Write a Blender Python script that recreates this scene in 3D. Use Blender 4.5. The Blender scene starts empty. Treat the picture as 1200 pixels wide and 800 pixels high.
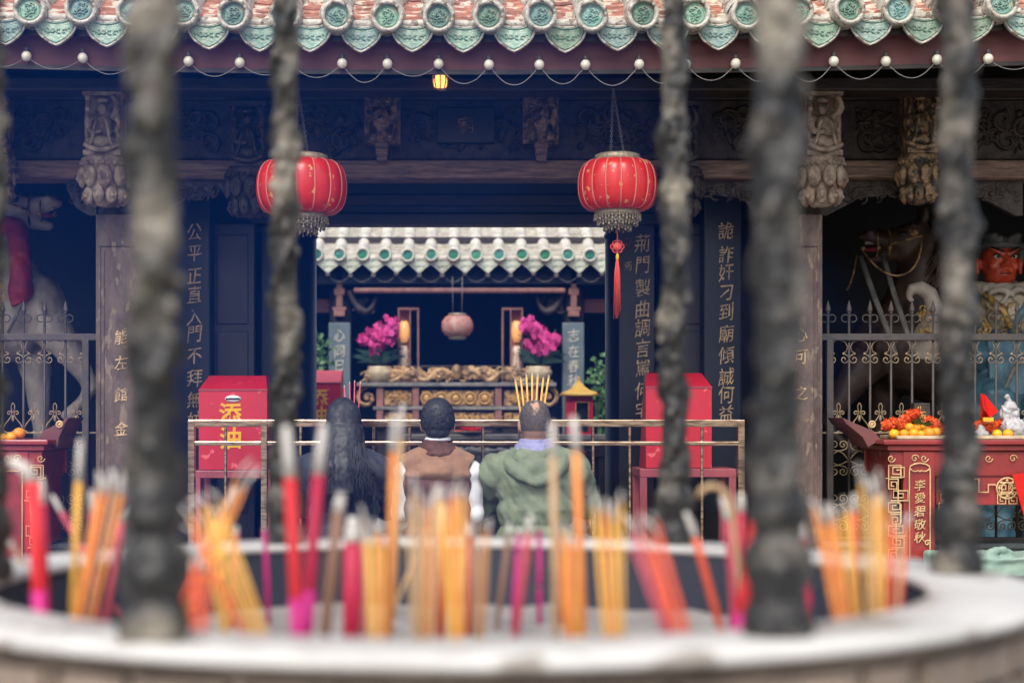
import bpy, math, random
from mathutils import Vector, Matrix, noise
R = math.radians
PI = math.pi
scn = bpy.context.scene
COL = scn.collection
# ------------------------------------------------------------------ camera
F = 1886.0          # focal length in pixels of the 1200 px wide photograph
H = 1.35            # eye height
cam_d = bpy.data.cameras.new('camera'); cam = bpy.data.objects.new('camera', cam_d); COL.objects.link(cam)
cam.location = (0, 0, H); cam.rotation_euler = (R(90), 0, 0)
cam_d.sensor_width = 36; cam_d.lens = F/1200*36
cam_d.shift_x = (600-538)/1200; cam_d.shift_y = (490-400)/1200
cam_d.clip_start = .05; cam_d.clip_end = 500
cam_d.dof.use_dof = True; cam_d.dof.focus_distance = 8.7; cam_d.dof.aperture_fstop = 2.2
scn.camera = cam
# ------------------------------------------------------------------ world, sun, exposure
SUN_EL = R(50)     # soft sun from behind the viewer
w = bpy.data.worlds.new('World'); scn.world = w; w.use_nodes = True
nt = w.node_tree; nt.nodes.clear()
sky = nt.nodes.new('ShaderNodeTexSky'); sky.sky_type = 'NISHITA'; sky.sun_disc = False
sky.sun_elevation = SUN_EL; sky.sun_rotation = R(196); sky.air_density = 1.2; sky.dust_density = 4.0; sky.ozone_density = 1.0
hs = nt.nodes.new('ShaderNodeHueSaturation'); hs.inputs['Saturation'].default_value = .55
bgn = nt.nodes.new('ShaderNodeBackground'); bgn.inputs[1].default_value = .14
wo = nt.nodes.new('ShaderNodeOutputWorld')
nt.links.new(sky.outputs[0], hs.inputs['Color']); nt.links.new(hs.outputs[0], bgn.inputs[0]); nt.links.new(bgn.outputs[0], wo.inputs[0])
sd = bpy.data.lights.new('sun', 'SUN'); sd.energy = 1.3; sd.angle = R(24); sd.color = (1, .95, .88)
so = bpy.data.objects.new('sun', sd); COL.objects.link(so)
_az = R(196)   # compass direction of the sun, clockwise from +Y
_d = Vector((math.sin(_az)*math.cos(SUN_EL), math.cos(_az)*math.cos(SUN_EL), math.sin(SUN_EL)))
so.rotation_euler = _d.to_track_quat('Z', 'Y').to_euler()
scn.view_settings.view_transform = 'Standard'; scn.view_settings.look = 'None'
scn.view_settings.exposure = .72; scn.view_settings.gamma = 1; scn.view_settings.use_curve_mapping = False
scn.cycles.use_denoising = True
scn.cycles.max_bounces = 8; scn.cycles.diffuse_bounces = 4; scn.cycles.volume_bounces = 1
scn.cycles.sample_clamp_indirect = 6

# ------------------------------------------------------------------ helpers
def X(px, Y): return (px-538)*Y/F
def Z(py, Y): return H+(490-py)*Y/F
def P(px, py, Y): return Vector((X(px, Y), Y, Z(py, Y)))

MATS = {}
def pm(name, c1, c2=None, scale=12, rough=.6, metal=0, bump=0, bscale=None, lo=.35, hi=.65, spots=None, sscale=40, sth=.62,
       emit=None, estr=0, rnd=0, coat=0, trans=0, stretch=None, wave=None, alpha=1, sheen=0, wear_highlight=None):
    m = bpy.data.materials.new(name); m.use_nodes = True; n = m.node_tree; N = n.nodes; L = n.links
    b = N['Principled BSDF']; MATS[name] = m
    def rgb(c): return (c[0], c[1], c[2], 1)
    tc = N.new('ShaderNodeTexCoord'); mp = N.new('ShaderNodeMapping'); L.new(tc.outputs['Object'], mp.inputs[0])
    if stretch: mp.inputs['Scale'].default_value = stretch
    no = N.new('ShaderNodeTexNoise'); no.inputs['Scale'].default_value = scale; no.inputs['Detail'].default_value = 6; no.inputs['Roughness'].default_value = .6
    L.new(mp.outputs[0], no.inputs[0])
    if c2 is None: c2 = tuple(x*.72 for x in c1)
    cr = N.new('ShaderNodeValToRGB'); cr.color_ramp.elements[0].position = lo; cr.color_ramp.elements[1].position = hi
    cr.color_ramp.elements[0].color = rgb(c1); cr.color_ramp.elements[1].color = rgb(c2)
    L.new(no.outputs[0], cr.inputs[0]); out = cr.outputs[0]
    if spots:
        n2 = N.new('ShaderNodeTexNoise'); n2.inputs['Scale'].default_value = sscale; n2.inputs['Detail'].default_value = 3
        L.new(mp.outputs[0], n2.inputs[0])
        r2 = N.new('ShaderNodeValToRGB'); r2.color_ramp.elements[0].position = sth; r2.color_ramp.elements[1].position = sth+.05
        L.new(n2.outputs[0], r2.inputs[0])
        mx = N.new('ShaderNodeMix'); mx.data_type = 'RGBA'; L.new(r2.outputs[0], mx.inputs[0]); L.new(out, mx.inputs[6]); mx.inputs[7].default_value = rgb(spots); out = mx.outputs[2]
    if rnd:
        oi = N.new('ShaderNodeObjectInfo'); h = N.new('ShaderNodeHueSaturation'); ma = N.new('ShaderNodeMapRange')
        ma.inputs[3].default_value = 1-rnd; ma.inputs[4].default_value = 1+rnd; L.new(oi.outputs['Random'], ma.inputs[0])
        mb2 = N.new('ShaderNodeMapRange'); mb2.inputs[3].default_value = .5-rnd*.12; mb2.inputs[4].default_value = .5+rnd*.22
        mm = N.new('ShaderNodeMath'); mm.operation = 'FRACT'; mu = N.new('ShaderNodeMath'); mu.operation = 'MULTIPLY'; mu.inputs[1].default_value = 7.31
        L.new(oi.outputs['Random'], mu.inputs[0]); L.new(mu.outputs[0], mm.inputs[0]); L.new(mm.outputs[0], mb2.inputs[0])
        L.new(mb2.outputs[0], h.inputs['Hue']); L.new(ma.outputs[0], h.inputs['Value']); L.new(out, h.inputs['Color']); out = h.outputs[0]
    if wear_highlight:      # rubbed metal plus highlights painted onto raised edges
        ge = N.new('ShaderNodeNewGeometry'); wr_ = N.new('ShaderNodeMapRange'); wr_.inputs[1].default_value = .53; wr_.inputs[2].default_value = .66; L.new(ge.outputs['Pointiness'], wr_.inputs[0])
        wm = N.new('ShaderNodeMix'); wm.data_type = 'RGBA'; L.new(wr_.outputs[0], wm.inputs[0]); L.new(out, wm.inputs[6]); wm.inputs[7].default_value = rgb(wear_highlight); out = wm.outputs[2]
    L.new(out, b.inputs['Base Color'])
    rr = N.new('ShaderNodeMapRange'); rr.inputs[3].default_value = max(.05, rough-.12); rr.inputs[4].default_value = min(1, rough+.12)
    L.new(no.outputs[0], rr.inputs[0]); L.new(rr.outputs[0], b.inputs['Roughness'])
    b.inputs['Metallic'].default_value = metal
    if coat: b.inputs['Coat Weight'].default_value = coat; b.inputs['Coat Roughness'].default_value = .15
    if sheen: b.inputs['Sheen Weight'].default_value = sheen
    if bump:
        bn = N.new('ShaderNodeTexNoise'); bn.inputs['Scale'].default_value = bscale or scale*3; bn.inputs['Detail'].default_value = 5
        L.new(mp.outputs[0], bn.inputs[0]); bp = N.new('ShaderNodeBump'); bp.inputs['Strength'].default_value = bump; bp.inputs['Distance'].default_value = .02
        L.new(bn.outputs[0], bp.inputs['Height']); L.new(bp.outputs[0], b.inputs['Normal'])
    if emit: b.inputs['Emission Color'].default_value = rgb(emit); b.inputs['Emission Strength'].default_value = estr
    if alpha < 1: b.inputs['Alpha'].default_value = alpha
    if trans:
        o = N['Material Output']; tr = N.new('ShaderNodeBsdfTranslucent'); L.new(out, tr.inputs[0])
        ms = N.new('ShaderNodeMixShader'); ms.inputs[0].default_value = trans; L.new(b.outputs[0], ms.inputs[1]); L.new(tr.outputs[0], ms.inputs[2]); L.new(ms.outputs[0], o.inputs[0])
    return m

def wloc(o):
    v = Vector((0, 0, 0))
    while o is not None: v = v+o.location; o = o.parent
    return v

class MB:
    def __init__(s): s.v = []; s.f = []; s.m = []; s.s = []
    def add(s, vs, fs, m=0, smooth=True):
        k = len(s.v); s.v += [tuple(x) for x in vs]; s.f += [tuple(i+k for i in f) for f in fs]; s.m += [m]*len(fs); s.s += [smooth]*len(fs); return s
    def box(s, x0, x1, y0, y1, z0, z1, m=0, M=None):
        vs = [Vector(p) for p in ((x0,y0,z0),(x1,y0,z0),(x1,y1,z0),(x0,y1,z0),(x0,y0,z1),(x1,y0,z1),(x1,y1,z1),(x0,y1,z1))]
        if M is not None: vs = [M @ p for p in vs]
        return s.add(vs, [(0,3,2,1),(4,5,6,7),(0,1,5,4),(1,2,6,5),(2,3,7,6),(3,0,4,7)], m, False)
    def cbox(s, c, d, m=0, M=None): return s.box(c[0]-d[0]/2, c[0]+d[0]/2, c[1]-d[1]/2, c[1]+d[1]/2, c[2]-d[2]/2, c[2]+d[2]/2, m, M)
    def tube(s, pts, r, n=8, m=0, smooth=True, flat=1.0, closed=False):
        pts = [Vector(p) for p in pts]; k = len(pts)
        if not hasattr(r, '__len__'): r = [r]*k
        vs = []; ref = None
        for i, p in enumerate(pts):
            a = pts[(i-1) % k] if (closed or i > 0) else p; b = pts[(i+1) % k] if (closed or i < k-1) else p
            t = (b-a)
            t = t.normalized() if t.length > 1e-9 else Vector((0, 0, 1))
            if ref is None:
                ref = Vector((0, 1, 0)) if abs(t.y) < .8 else Vector((1, 0, 0))
            u = (ref-t*ref.dot(t))
            u = u.normalized() if u.length > 1e-6 else t.orthogonal().normalized()
            ref = u; w_ = t.cross(u)
            for j in range(n):
                a_ = 2*PI*j/n+PI/n; vs.append(p+u*(math.cos(a_)*r[i]*flat)+w_*(math.sin(a_)*r[i]))
        fs = []
        for i in range(k if closed else k-1):
            i2 = (i+1) % k
            for j in range(n): fs.append((i*n+j, i*n+(j+1) % n, i2*n+(j+1) % n, i2*n+j))
        if not closed: fs.append(tuple(range(n-1, -1, -1))); fs.append(tuple((k-1)*n+j for j in range(n)))
        return s.add(vs, fs, m, smooth)
    def lathe(s, prof, c=(0,0,0), n=24, m=0, sx=1, sy=1, smooth=True, caps=True, M=None):
        vs = []; k = len(prof)
        for r, z in prof:
            for j in range(n):
                a = 2*PI*j/n; p = Vector((r*math.cos(a)*sx, r*math.sin(a)*sy, z))
                if M is not None: p = M @ p
                vs.append(p+Vector(c))
        fs = [(i*n+j, i*n+(j+1) % n, (i+1)*n+(j+1) % n, (i+1)*n+j) for i in range(k-1) for j in range(n)]
        if caps:
            fs.append(tuple(range(n-1, -1, -1))); fs.append(tuple((k-1)*n+j for j in range(n)))
        return s.add(vs, fs, m, smooth)
    def ell(s, c, r, m=0, n=12, k=8, M=None):
        if not hasattr(r, '__len__'): r = (r, r, r)
        c = Vector(c); vs = []
        def tr(p):
            p = Vector((p[0]*r[0], p[1]*r[1], p[2]*r[2]))
            if M is not None: p = M @ p
            return p+c
        for i in range(1, k):
            t = PI*i/k
            for j in range(n):
                a = 2*PI*j/n; vs.append(tr((math.sin(t)*math.cos(a), math.sin(t)*math.sin(a), -math.cos(t))))
        vs.append(tr((0, 0, -1))); vs.append(tr((0, 0, 1))); q = (k-1)*n
        fs = [(i*n+j, i*n+(j+1) % n, (i+1)*n+(j+1) % n, (i+1)*n+j) for i in range(k-2) for j in range(n)]
        fs += [(q, (j+1) % n, j) for j in range(n)]+[(q+1, (k-2)*n+j, (k-2)*n+(j+1) % n) for j in range(n)]
        return s.add(vs, fs, m, True)
    def prism(s, poly, y0, y1, m=0, smooth=False):   # polygon in XZ (counter-clockwise seen from -Y), front at y0
        n = len(poly); vs = [(x, y0, z) for x, z in poly]+[(x, y1, z) for x, z in poly]
        fs = [tuple(range(n)), tuple(range(2*n-1, n-1, -1))]+[(i, i+n, (i+1) % n+n, (i+1) % n) for i in range(n)]
        return s.add(vs, fs, m, smooth)
    def join(s, o, M=None, off=(0,0,0), m=None):
        off = Vector(off)
        vs = [((M @ Vector(p)) if M is not None else Vector(p))+off for p in o.v]
        k = len(s.v); s.v += [tuple(p) for p in vs]; s.f += [tuple(i+k for i in f) for f in o.f]
        s.m += o.m if m is None else [m]*len(o.m); s.s += o.s; return s
    def mesh(s, name='mesh', off=Vector((0,0,0))):
        me = bpy.data.meshes.new(name); me.from_pydata([tuple(Vector(p)-off) for p in s.v], [], s.f)
        me.polygons.foreach_set('material_index', s.m); me.polygons.foreach_set('use_smooth', s.s); me.update(); return me
    def build(s, name, mats, parent=None, bevel=0, loc=None):
        off = wloc(parent) if parent is not None else Vector((0, 0, 0))
        if loc is not None: off = Vector(loc)
        me = s.mesh(name, off)
        o = bpy.data.objects.new(name, me); COL.objects.link(o)
        if loc is not None: o.location = Vector(loc)-(wloc(parent) if parent is not None else Vector((0, 0, 0)))
        for mt in (mats if isinstance(mats, (list, tuple)) else [mats]): me.materials.append(mt)
        o.parent = parent
        if bevel:
            b = o.modifiers.new('bevel', 'BEVEL'); b.width = bevel; b.segments = 2; b.limit_method = 'ANGLE'; b.angle_limit = R(40); b.harden_normals = False
        return o

def fuse(mb, voxel=.01, smooth=2, disp=0, dscale=8, seed=0, zs=1, skew=0):
    me = mb.mesh('tmp'); o = bpy.data.objects.new('tmp', me); COL.objects.link(o)
    r = o.modifiers.new('r', 'REMESH'); r.mode = 'VOXEL'; r.voxel_size = voxel; r.use_smooth_shade = True
    if smooth: q = o.modifiers.new('s', 'SMOOTH'); q.iterations = smooth; q.factor = .6
    dg = bpy.context.evaluated_depsgraph_get(); me2 = bpy.data.meshes.new_from_object(o.evaluated_get(dg))
    bpy.data.objects.remove(o); bpy.data.meshes.remove(me)
    out = MB()
    nrm = [v.normal.copy() for v in me2.vertices]
    for v, nn in zip(me2.vertices, nrm):
        p = v.co.copy()
        if disp: p += nn*disp*noise.fractal(Vector((p.x*dscale+seed+p.z*skew, p.y*dscale, p.z*dscale*zs)), .6, 2.1, 3)
        out.v.append(tuple(p))
    out.f = [tuple(p.vertices) for p in me2.polygons]; out.m = [0]*len(out.f); out.s = [True]*len(out.f)
    bpy.data.meshes.remove(me2); return out

_tcache = {}
def glyph(ch, bold=0):
    if (ch, bold) in _tcache: return _tcache[(ch, bold)]
    c = bpy.data.curves.new('t', 'FONT'); c.body = ch; c.size = 1; c.extrude = .03; c.resolution_u = 2; c.align_x = 'CENTER'; c.offset = .022 if bold else 0
    o = bpy.data.objects.new('t', c); COL.objects.link(o)
    dg = bpy.context.evaluated_depsgraph_get(); me = bpy.data.meshes.new_from_object(o.evaluated_get(dg))
    vs = [v.co.copy() for v in me.vertices]; fs = [tuple(p.vertices) for p in me.polygons]
    bpy.data.objects.remove(o); bpy.data.curves.remove(c); bpy.data.meshes.remove(me)
    if vs:
        cy = (max(v.y for v in vs)+min(v.y for v in vs))/2; cx = (max(v.x for v in vs)+min(v.x for v in vs))/2
        vs = [Vector((v.x-cx, v.y-cy, v.z)) for v in vs]
    _tcache[(ch, bold)] = (vs, fs); return _tcache[(ch, bold)]
def text(mb, chars, pts, size, slant=.06, m=0, wx=1.0, bold=0):
    """each char centred at its point, facing -Y"""
    for i, (ch, p) in enumerate(zip(chars, pts)):
        vs, fs = glyph(ch, bold); p = Vector(p)
        k = .0 if bold else .075; sd_ = Vector((ord(ch)*.37, i*1.7, 0)); out = []
        for v in vs:       # brush-like wobble: strokes swell, lean and rise to the right
            q = Vector((v.x, v.y, 0)); nx = noise.noise(q*2.6+sd_)*k; ny = noise.noise(q*2.6+sd_+Vector((9, 4, 2)))*k
            fx = noise.noise(q*9+sd_)*k*.35; x_, y_ = v.x+nx+fx, v.y+ny+fx
            out.append((p.x+(x_*wx+y_*slant)*size, p.y-v.z*size, p.z+(y_+x_*(.02 if bold else .1))*size))
        mb.add(out, fs, m, False)

def thing(name, label, cat, loc=(0,0,0), group=None, kind=None):
    o = bpy.data.objects.new(name, None); COL.objects.link(o); o.location = loc; o.empty_display_size = .1
    o['label'] = label; o['category'] = cat
    if group: o['group'] = group
    if kind: o['kind'] = kind
    return o
def tag(o, label=None, cat=None, group=None, kind=None):
    if label: o['label'] = label
    if cat: o['category'] = cat
    if group: o['group'] = group
    if kind: o['kind'] = kind
    return o
def dup(o, loc=None, parent=None, sc=None, rot=None):
    c = o.copy(); COL.objects.link(c)
    if parent is not None: c.parent = parent
    if loc is not None: c.location = loc
    if sc is not None: c.scale = sc
    if rot is not None: c.rotation_euler = rot
    for ch in list(o.children): dup(ch, parent=c)
    return c
def spiral(cx, cz, Y, r, a0, turns, n=22, inner=.12, dy=0):
    out = []
    for i in range(n):
        t = i/(n-1); a = a0+turns*2*PI*t; q = r*(1-(1-inner)*t); out.append((cx+q*math.cos(a), Y+dy*t, cz+q*math.sin(a)))
    return out
def bez(p0, p1, p2, p3, n=12):
    p0, p1, p2, p3 = map(Vector, (p0, p1, p2, p3)); o = []
    for i in range(n):
        t = i/(n-1); o.append(p0*(1-t)**3+p1*3*t*(1-t)**2+p2*3*t*t*(1-t)+p3*t**3)
    return o
def carving(mb, x0, x1, z0, z1, Y, n, rmin, rmax, seed, m=0, depth=.02):
    """relief of scrolls, leaves and knobs on a board whose front is at Y"""
    rr = random.Random(seed)
    for i in range(n):
        r = rr.uniform(rmin, rmax); cx = rr.uniform(x0+r, x1-r) if x1-x0 > 2*r else (x0+x1)/2; cz = rr.uniform(z0+r, z1-r) if z1-z0 > 2*r else (z0+z1)/2
        q = rr.random()
        if q < .55:
            mb.tube(spiral(cx, cz, Y, r, rr.uniform(0, 6.28), rr.choice((-1, 1))*rr.uniform(.8, 1.5), 14), [r*.22*(1-.5*k/13) for k in range(14)], 5, m)
        elif q < .85:
            a = rr.uniform(0, 6.28); M = Matrix.Rotation(a, 3, 'Y')
            mb.ell((cx, Y, cz), (r*.8, depth*.7, r*.28), m, 8, 5, M)
        else: mb.ell((cx, Y, cz), (r*.4, depth, r*.4), m, 8, 5)

# ------------------------------------------------------------------ materials
pm('stone_floor', (.22,.21,.2), (.14,.135,.13), 3, .8, bump=.2)
pm('rim_marble', (.62,.61,.59), (.46,.45,.43), 4, .5, bump=.12, spots=(.3,.27,.24), sscale=9, sth=.56)
pm('carved_stone', (.3,.235,.19), (.15,.115,.095), 9, .8, bump=.3)
pm('post_bronze', (.014,.014,.015), (.3,.265,.21), 5, .42, bump=.4, bscale=60, lo=.49, hi=.66, wear_highlight=(.36,.32,.26))
pm('ash', (.36,.33,.31), (.22,.2,.19), 14, .95, bump=.5)
pm('ash_tip', (.7,.67,.63), (.5,.47,.44), 40, .95, bump=.3)
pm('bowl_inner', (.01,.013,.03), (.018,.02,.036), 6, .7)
pm('glaze_white', (.56,.52,.45), (.3,.27,.22), 20, .4, bump=.4, spots=(.15,.11,.08), sscale=26, sth=.55, coat=.15)
pm('glaze_cream', (.68,.64,.55), (.42,.4,.34), 14, .4, bump=.2, spots=(.3,.29,.24), sscale=30, sth=.62)
pm('glaze_green', (.08,.21,.15), (.26,.38,.3), 30, .35, bump=.4, bscale=60, rnd=.32, coat=.3, spots=(.35,.3,.22), sscale=30, sth=.62)
pm('glaze_drip_cream', (.66,.63,.52), (.48,.52,.43), 9, .35, bump=.3, spots=(.18,.34,.28), sscale=16, sth=.58, rnd=.1, coat=.2)
pm('glaze_deep_green', (.03,.2,.13), (.06,.3,.2), 12, .3, rnd=.2, coat=.3)
pm('glaze_green_pale', (.17,.29,.21), (.36,.43,.35), 25, .35, bump=.4, bscale=60, rnd=.38, coat=.2, spots=(.2,.16,.11), sscale=24, sth=.58)
pm('terracotta', (.46,.19,.12), (.22,.1,.07), 14, .85, bump=.5, spots=(.55,.47,.38), sscale=13, sth=.52)
pm('fascia_maroon', (.17,.052,.05), (.11,.035,.04), 5, .6, bump=.08, stretch=(.5,1,3))
pm('dark_wood', (.012,.009,.008), (.03,.02,.016), 8, .5, bump=.2, stretch=(.6,1,2))
pm('black_lacquer', (.004,.0045,.006), (.008,.008,.01), 5, .45)
pm('navy_lacquer', (.006,.011,.024), (.011,.017,.034), 4, .45)
pm('door_leaf', (.03,.025,.036), (.018,.017,.025), 4, .5, bump=.1)
pm('weathered_beam', (.24,.15,.11), (.07,.042,.034), 26, .7, bump=.5, stretch=(.25,1,2.5))
pm('carved_wood', (.06,.042,.034), (.016,.012,.011), 20, .6, bump=.3)
pm('carved_gilt', (.55,.34,.14), (.09,.05,.03), 18, .45, bump=.3, lo=.4, hi=.58)
pm('crest_gilt', (.5,.32,.15), (.12,.07,.04), 10, .5, bump=.3, lo=.42, hi=.62)
pm('glaze_pan', (.5,.47,.39), (.28,.26,.21), 16, .5, bump=.3)
pm('bracket_gilt', (.26,.16,.08), (.035,.024,.018), 22, .5, bump=.4, lo=.42, hi=.56)
pm('pendant_wood', (.4,.32,.24), (.13,.085,.065), 15, .65, bump=.4, spots=(.3,.12,.08), sscale=14, sth=.63)
pm('column_stone', (.15,.105,.088), (.075,.053,.046), 14, .75, bump=.6, spots=(.2,.15,.11), sscale=30, sth=.6, stretch=(1,1,.4))
pm('gold_paint', (.6,.36,.12), (.4,.23,.08), 30, .45, metal=.2)
pm('gold_dim', (.68,.48,.26), (.34,.24,.15), 30, .5, lo=.42, hi=.62)
pm('iron', (.07,.068,.07), (.11,.09,.08), 20, .55, metal=.3, bump=.15)
pm('iron_gilt', (.42,.32,.2), (.2,.15,.1), 30, .5, metal=.3)
pm('steel', (.72,.55,.4), (.26,.17,.11), 7, .14, metal=1.0, stretch=(1.2,1,9), lo=.42, hi=.6)  # light and brown streaks paint wavy reflections into the metal colour
pm('bulb_white', (.75,.72,.6), (.68,.64,.52), 10, .25, coat=.4)
pm('wire', (.2,.19,.19), None, 10, .5)
pm('red_paint', (.52,.016,.035), (.42,.014,.03), 3, .4, coat=.2, bump=.05, spots=(.68,.12,.13), sscale=20, sth=.655)
pm('red_paint_top_lit', (.62,.1,.12), (.58,.08,.1), 4, .4)  # lighter copy of the red paint, sunlight on the lid painted in
pm('yellow_paint', (.75,.42,.02), (.68,.36,.02), 6, .5)
pm('pink_stand', (.34,.07,.09), (.27,.05,.07), 8, .5, coat=.2)
pm('lantern_red', (.85,.045,.03), (.72,.03,.02), 6, .35, trans=.4, spots=(.85,.5,.2), sscale=26, sth=.63, coat=.4)
pm('lantern_pale', (.62,.45,.38), (.5,.2,.17), 14, .5, trans=.3)
pm('lantern_rib', (.85,.3,.22), None, 6, .4, trans=.3)
pm('brass_fringe', (.45,.38,.25), (.22,.18,.12), 60, .45, metal=.3)
pm('headcloth', (.12,.12,.115), (.06,.065,.07), 9, .6, bump=.3)
pm('tassel_red', (.75,.1,.06), (.6,.06,.04), 40, .7, stretch=(8,8,1))
pm('red_table', (.3,.03,.03), (.2,.02,.022), 6, .3, coat=.4)
pm('table_gold', (.72,.5,.26), (.5,.33,.16), 20, .45, metal=.15)
pm('orange_peel', (.85,.36,.02), (.8,.28,.015), 12, .45, bump=.1, bscale=120, rnd=.1)
pm('leaf', (.04,.12,.035), (.09,.2,.06), 8, .5, rnd=.1)
pm('leaf_dark', (.03,.08,.06), (.05,.12,.08), 8, .5)
pm('orchid', (.62,.03,.24), (.72,.1,.38), 9, .6)
pm('ceramic', (.6,.5,.34), (.4,.32,.2), 12, .35, coat=.3)
pm('slate_board', (.09,.13,.15), (.12,.16,.18), 6, .5)
pm('pink_wood', (.3,.14,.11), (.18,.08,.07), 10, .6)
pm('white_char', (.6,.58,.5), None, 10, .6)
pm('skin', (.5,.3,.2), (.44,.25,.17), 10, .5)
pm('scalp', (.42,.28,.2), (.36,.23,.17), 10, .45)
pm('hair_black', (.012,.013,.017), (.03,.03,.036), 60, .55, stretch=(6,6,1))
pm('hair_grey', (.13,.11,.1), (.22,.185,.165), 90, .6)
pm('jacket_black', (.012,.016,.026), (.02,.024,.036), 14, .75, bump=.4, bscale=16, sheen=.1)
pm('vest_tan', (.29,.155,.09), (.22,.115,.07), 20, .85, bump=.25, bscale=14, sheen=.2)
pm('vest_maroon', (.12,.05,.045), (.085,.036,.034), 12, .8, bump=.3, bscale=12)
pm('shirt_white', (.74,.75,.78), (.66,.67,.7), 12, .8, bump=.35, bscale=10)
pm('scarf_brown', (.11,.045,.03), (.07,.03,.022), 20, .85, bump=.4, bscale=30)
pm('jacket_green', (.19,.225,.14), (.12,.155,.105), 8, .75, bump=.5, bscale=9)
pm('collar_lilac', (.28,.28,.46), (.22,.22,.38), 14, .8, bump=.3)
pm('trousers', (.02,.022,.03), None, 10, .8, bump=.3)
pm('cushion_red', (.3,.03,.03), None, 10, .7)
pm('horse_white', (.6,.53,.44), (.3,.25,.21), 5, .5, bump=.08)
pm('horse_dark', (.09,.055,.042), (.04,.024,.02), 7, .45)
pm('horse_chest', (.13,.105,.085), (.09,.07,.055), 5, .5)
pm('red_cloth', (.42,.035,.05), (.3,.025,.04), 8, .6, bump=.4, bscale=12)
pm('statue_red', (.68,.1,.045), (.48,.05,.025), 9, .3, coat=.4)
pm('statue_white', (.62,.55,.42), (.45,.38,.28), 10, .5)
pm('statue_blue', (.1,.24,.32), (.05,.12,.17), 10, .4)
pm('statue_gold', (.5,.3,.07), (.16,.12,.08), 28, .4, metal=.2, lo=.45, hi=.55)
pm('ink', (.01,.01,.012), None, 5, .4)
pm('cloth_grey', (.26,.24,.21), (.12,.12,.12), 9, .6, bump=.3)
pm('pompom_orange', (.75,.09,.02), (.85,.16,.04), 30, .8)
pm('plastic_white', (.7,.7,.72), None, 10, .3, trans=.3)
pm('red_foil', (.8,.02,.015), (.65,.015,.01), 10, .35, trans=.2)
pm('green_cloth', (.28,.4,.33), (.2,.3,.25), 7, .7, bump=.4, bscale=10)
pm('kerb_stone', (.2,.22,.22), (.14,.155,.16), 6, .8, bump=.2)
pm('rough_stone', (.36,.34,.3), (.2,.19,.17), 14, .9, bump=.6)
pm('amber_glow', (.8,.3,.05), None, 10, .4, emit=(1,.42,.1), estr=1.6)
pm('case_glow', (.8,.4,.12), None, 10, .4, emit=(1,.42,.14), estr=.35)
pm('case_panel', (.5,.2,.1), (.3,.12,.07), 12, .5)
pm('case_glass', (.5,.3,.2), (.8,.72,.62), 30, .3, lo=.4, hi=.6)
pm('roof_yellow', (.68,.42,.06), (.55,.32,.04), 20, .4, coat=.3)
pm('wall_plaster', (.3,.2,.17), (.22,.15,.13), 4, .8)
for nm, c, c2 in (('stick_red', (.68,.02,.03), (.58,.015,.03)), ('stick_crimson', (.5,.01,.06), (.42,.01,.05)), ('stick_orange', (.78,.3,.07), (.7,.22,.05)),
                  ('stick_amber', (.8,.46,.1), (.72,.36,.06)), ('stick_tan', (.56,.38,.21), (.46,.3,.16)), ('stick_pink', (.6,.1,.14), (.5,.07,.12)),
                  ('stick_magenta', (.55,.01,.2), (.45,.01,.17)), ('stick_brown', (.3,.16,.1), (.24,.13,.09)), ('stick_coral', (.75,.12,.05), (.65,.09,.05))):
    pm(nm, c, c2, 30, .6)
M_ = MATS
SMOKE = .021
# ------------------------------------------------------------------ ground and platform
g = MB().add([(-60,-60,0),(60,-60,0),(60,60,0),(-60,60,0)], [(0,1,2,3)], 0, False).build('ground', M_['stone_floor']); g['kind'] = 'structure'
FZ = .15
g = MB().box(-5.3, 5.3, 7.1, 13.0, 0, FZ).build('pavement', M_['stone_floor'], bevel=.01); g['kind'] = 'structure'
g = MB().box(-4.2, 4.2, 13.0, 22, 0, .1).build('path', M_['stone_floor']); g['kind'] = 'structure'

# ------------------------------------------------------------------ roofs
def end_tile(Y, r, mats, parent, name='round_end_tile'):
    mb = MB(); A = Matrix.Rotation(R(90), 3, 'X')       # lathe axis -> -Y
    prof = [(0.001, .03), (r*.5, .03), (r*.72, .028), (r*.76, .05), (r*.98, .05), (r, .03), (r, -.06)]
    B = [(0.001, .03), (r*.5, .03), (r*.74, .028)]
    mb.lathe(B, (0,0,0), 28, 1, M=A, caps=False)
    mb.lathe(prof[2:], (0,0,0), 28, 0, M=A, caps=False)
    mb.tube([(r*.6*math.cos(a*PI/12), -.031, r*.6*math.sin(a*PI/12)) for a in range(24)], r*.035, 5, 1, closed=True)
    rr = random.Random(5)
    for i in range(7):
        a = i*.9; q = r*rr.uniform(.12, .38)
        mb.tube(spiral(q*math.cos(a), q*math.sin(a), -.034, r*.16, rr.uniform(0, 6), .9, 9), r*.045, 5, 1)
    return mb.build(name, mats, parent, loc=(0,0,0))
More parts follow.
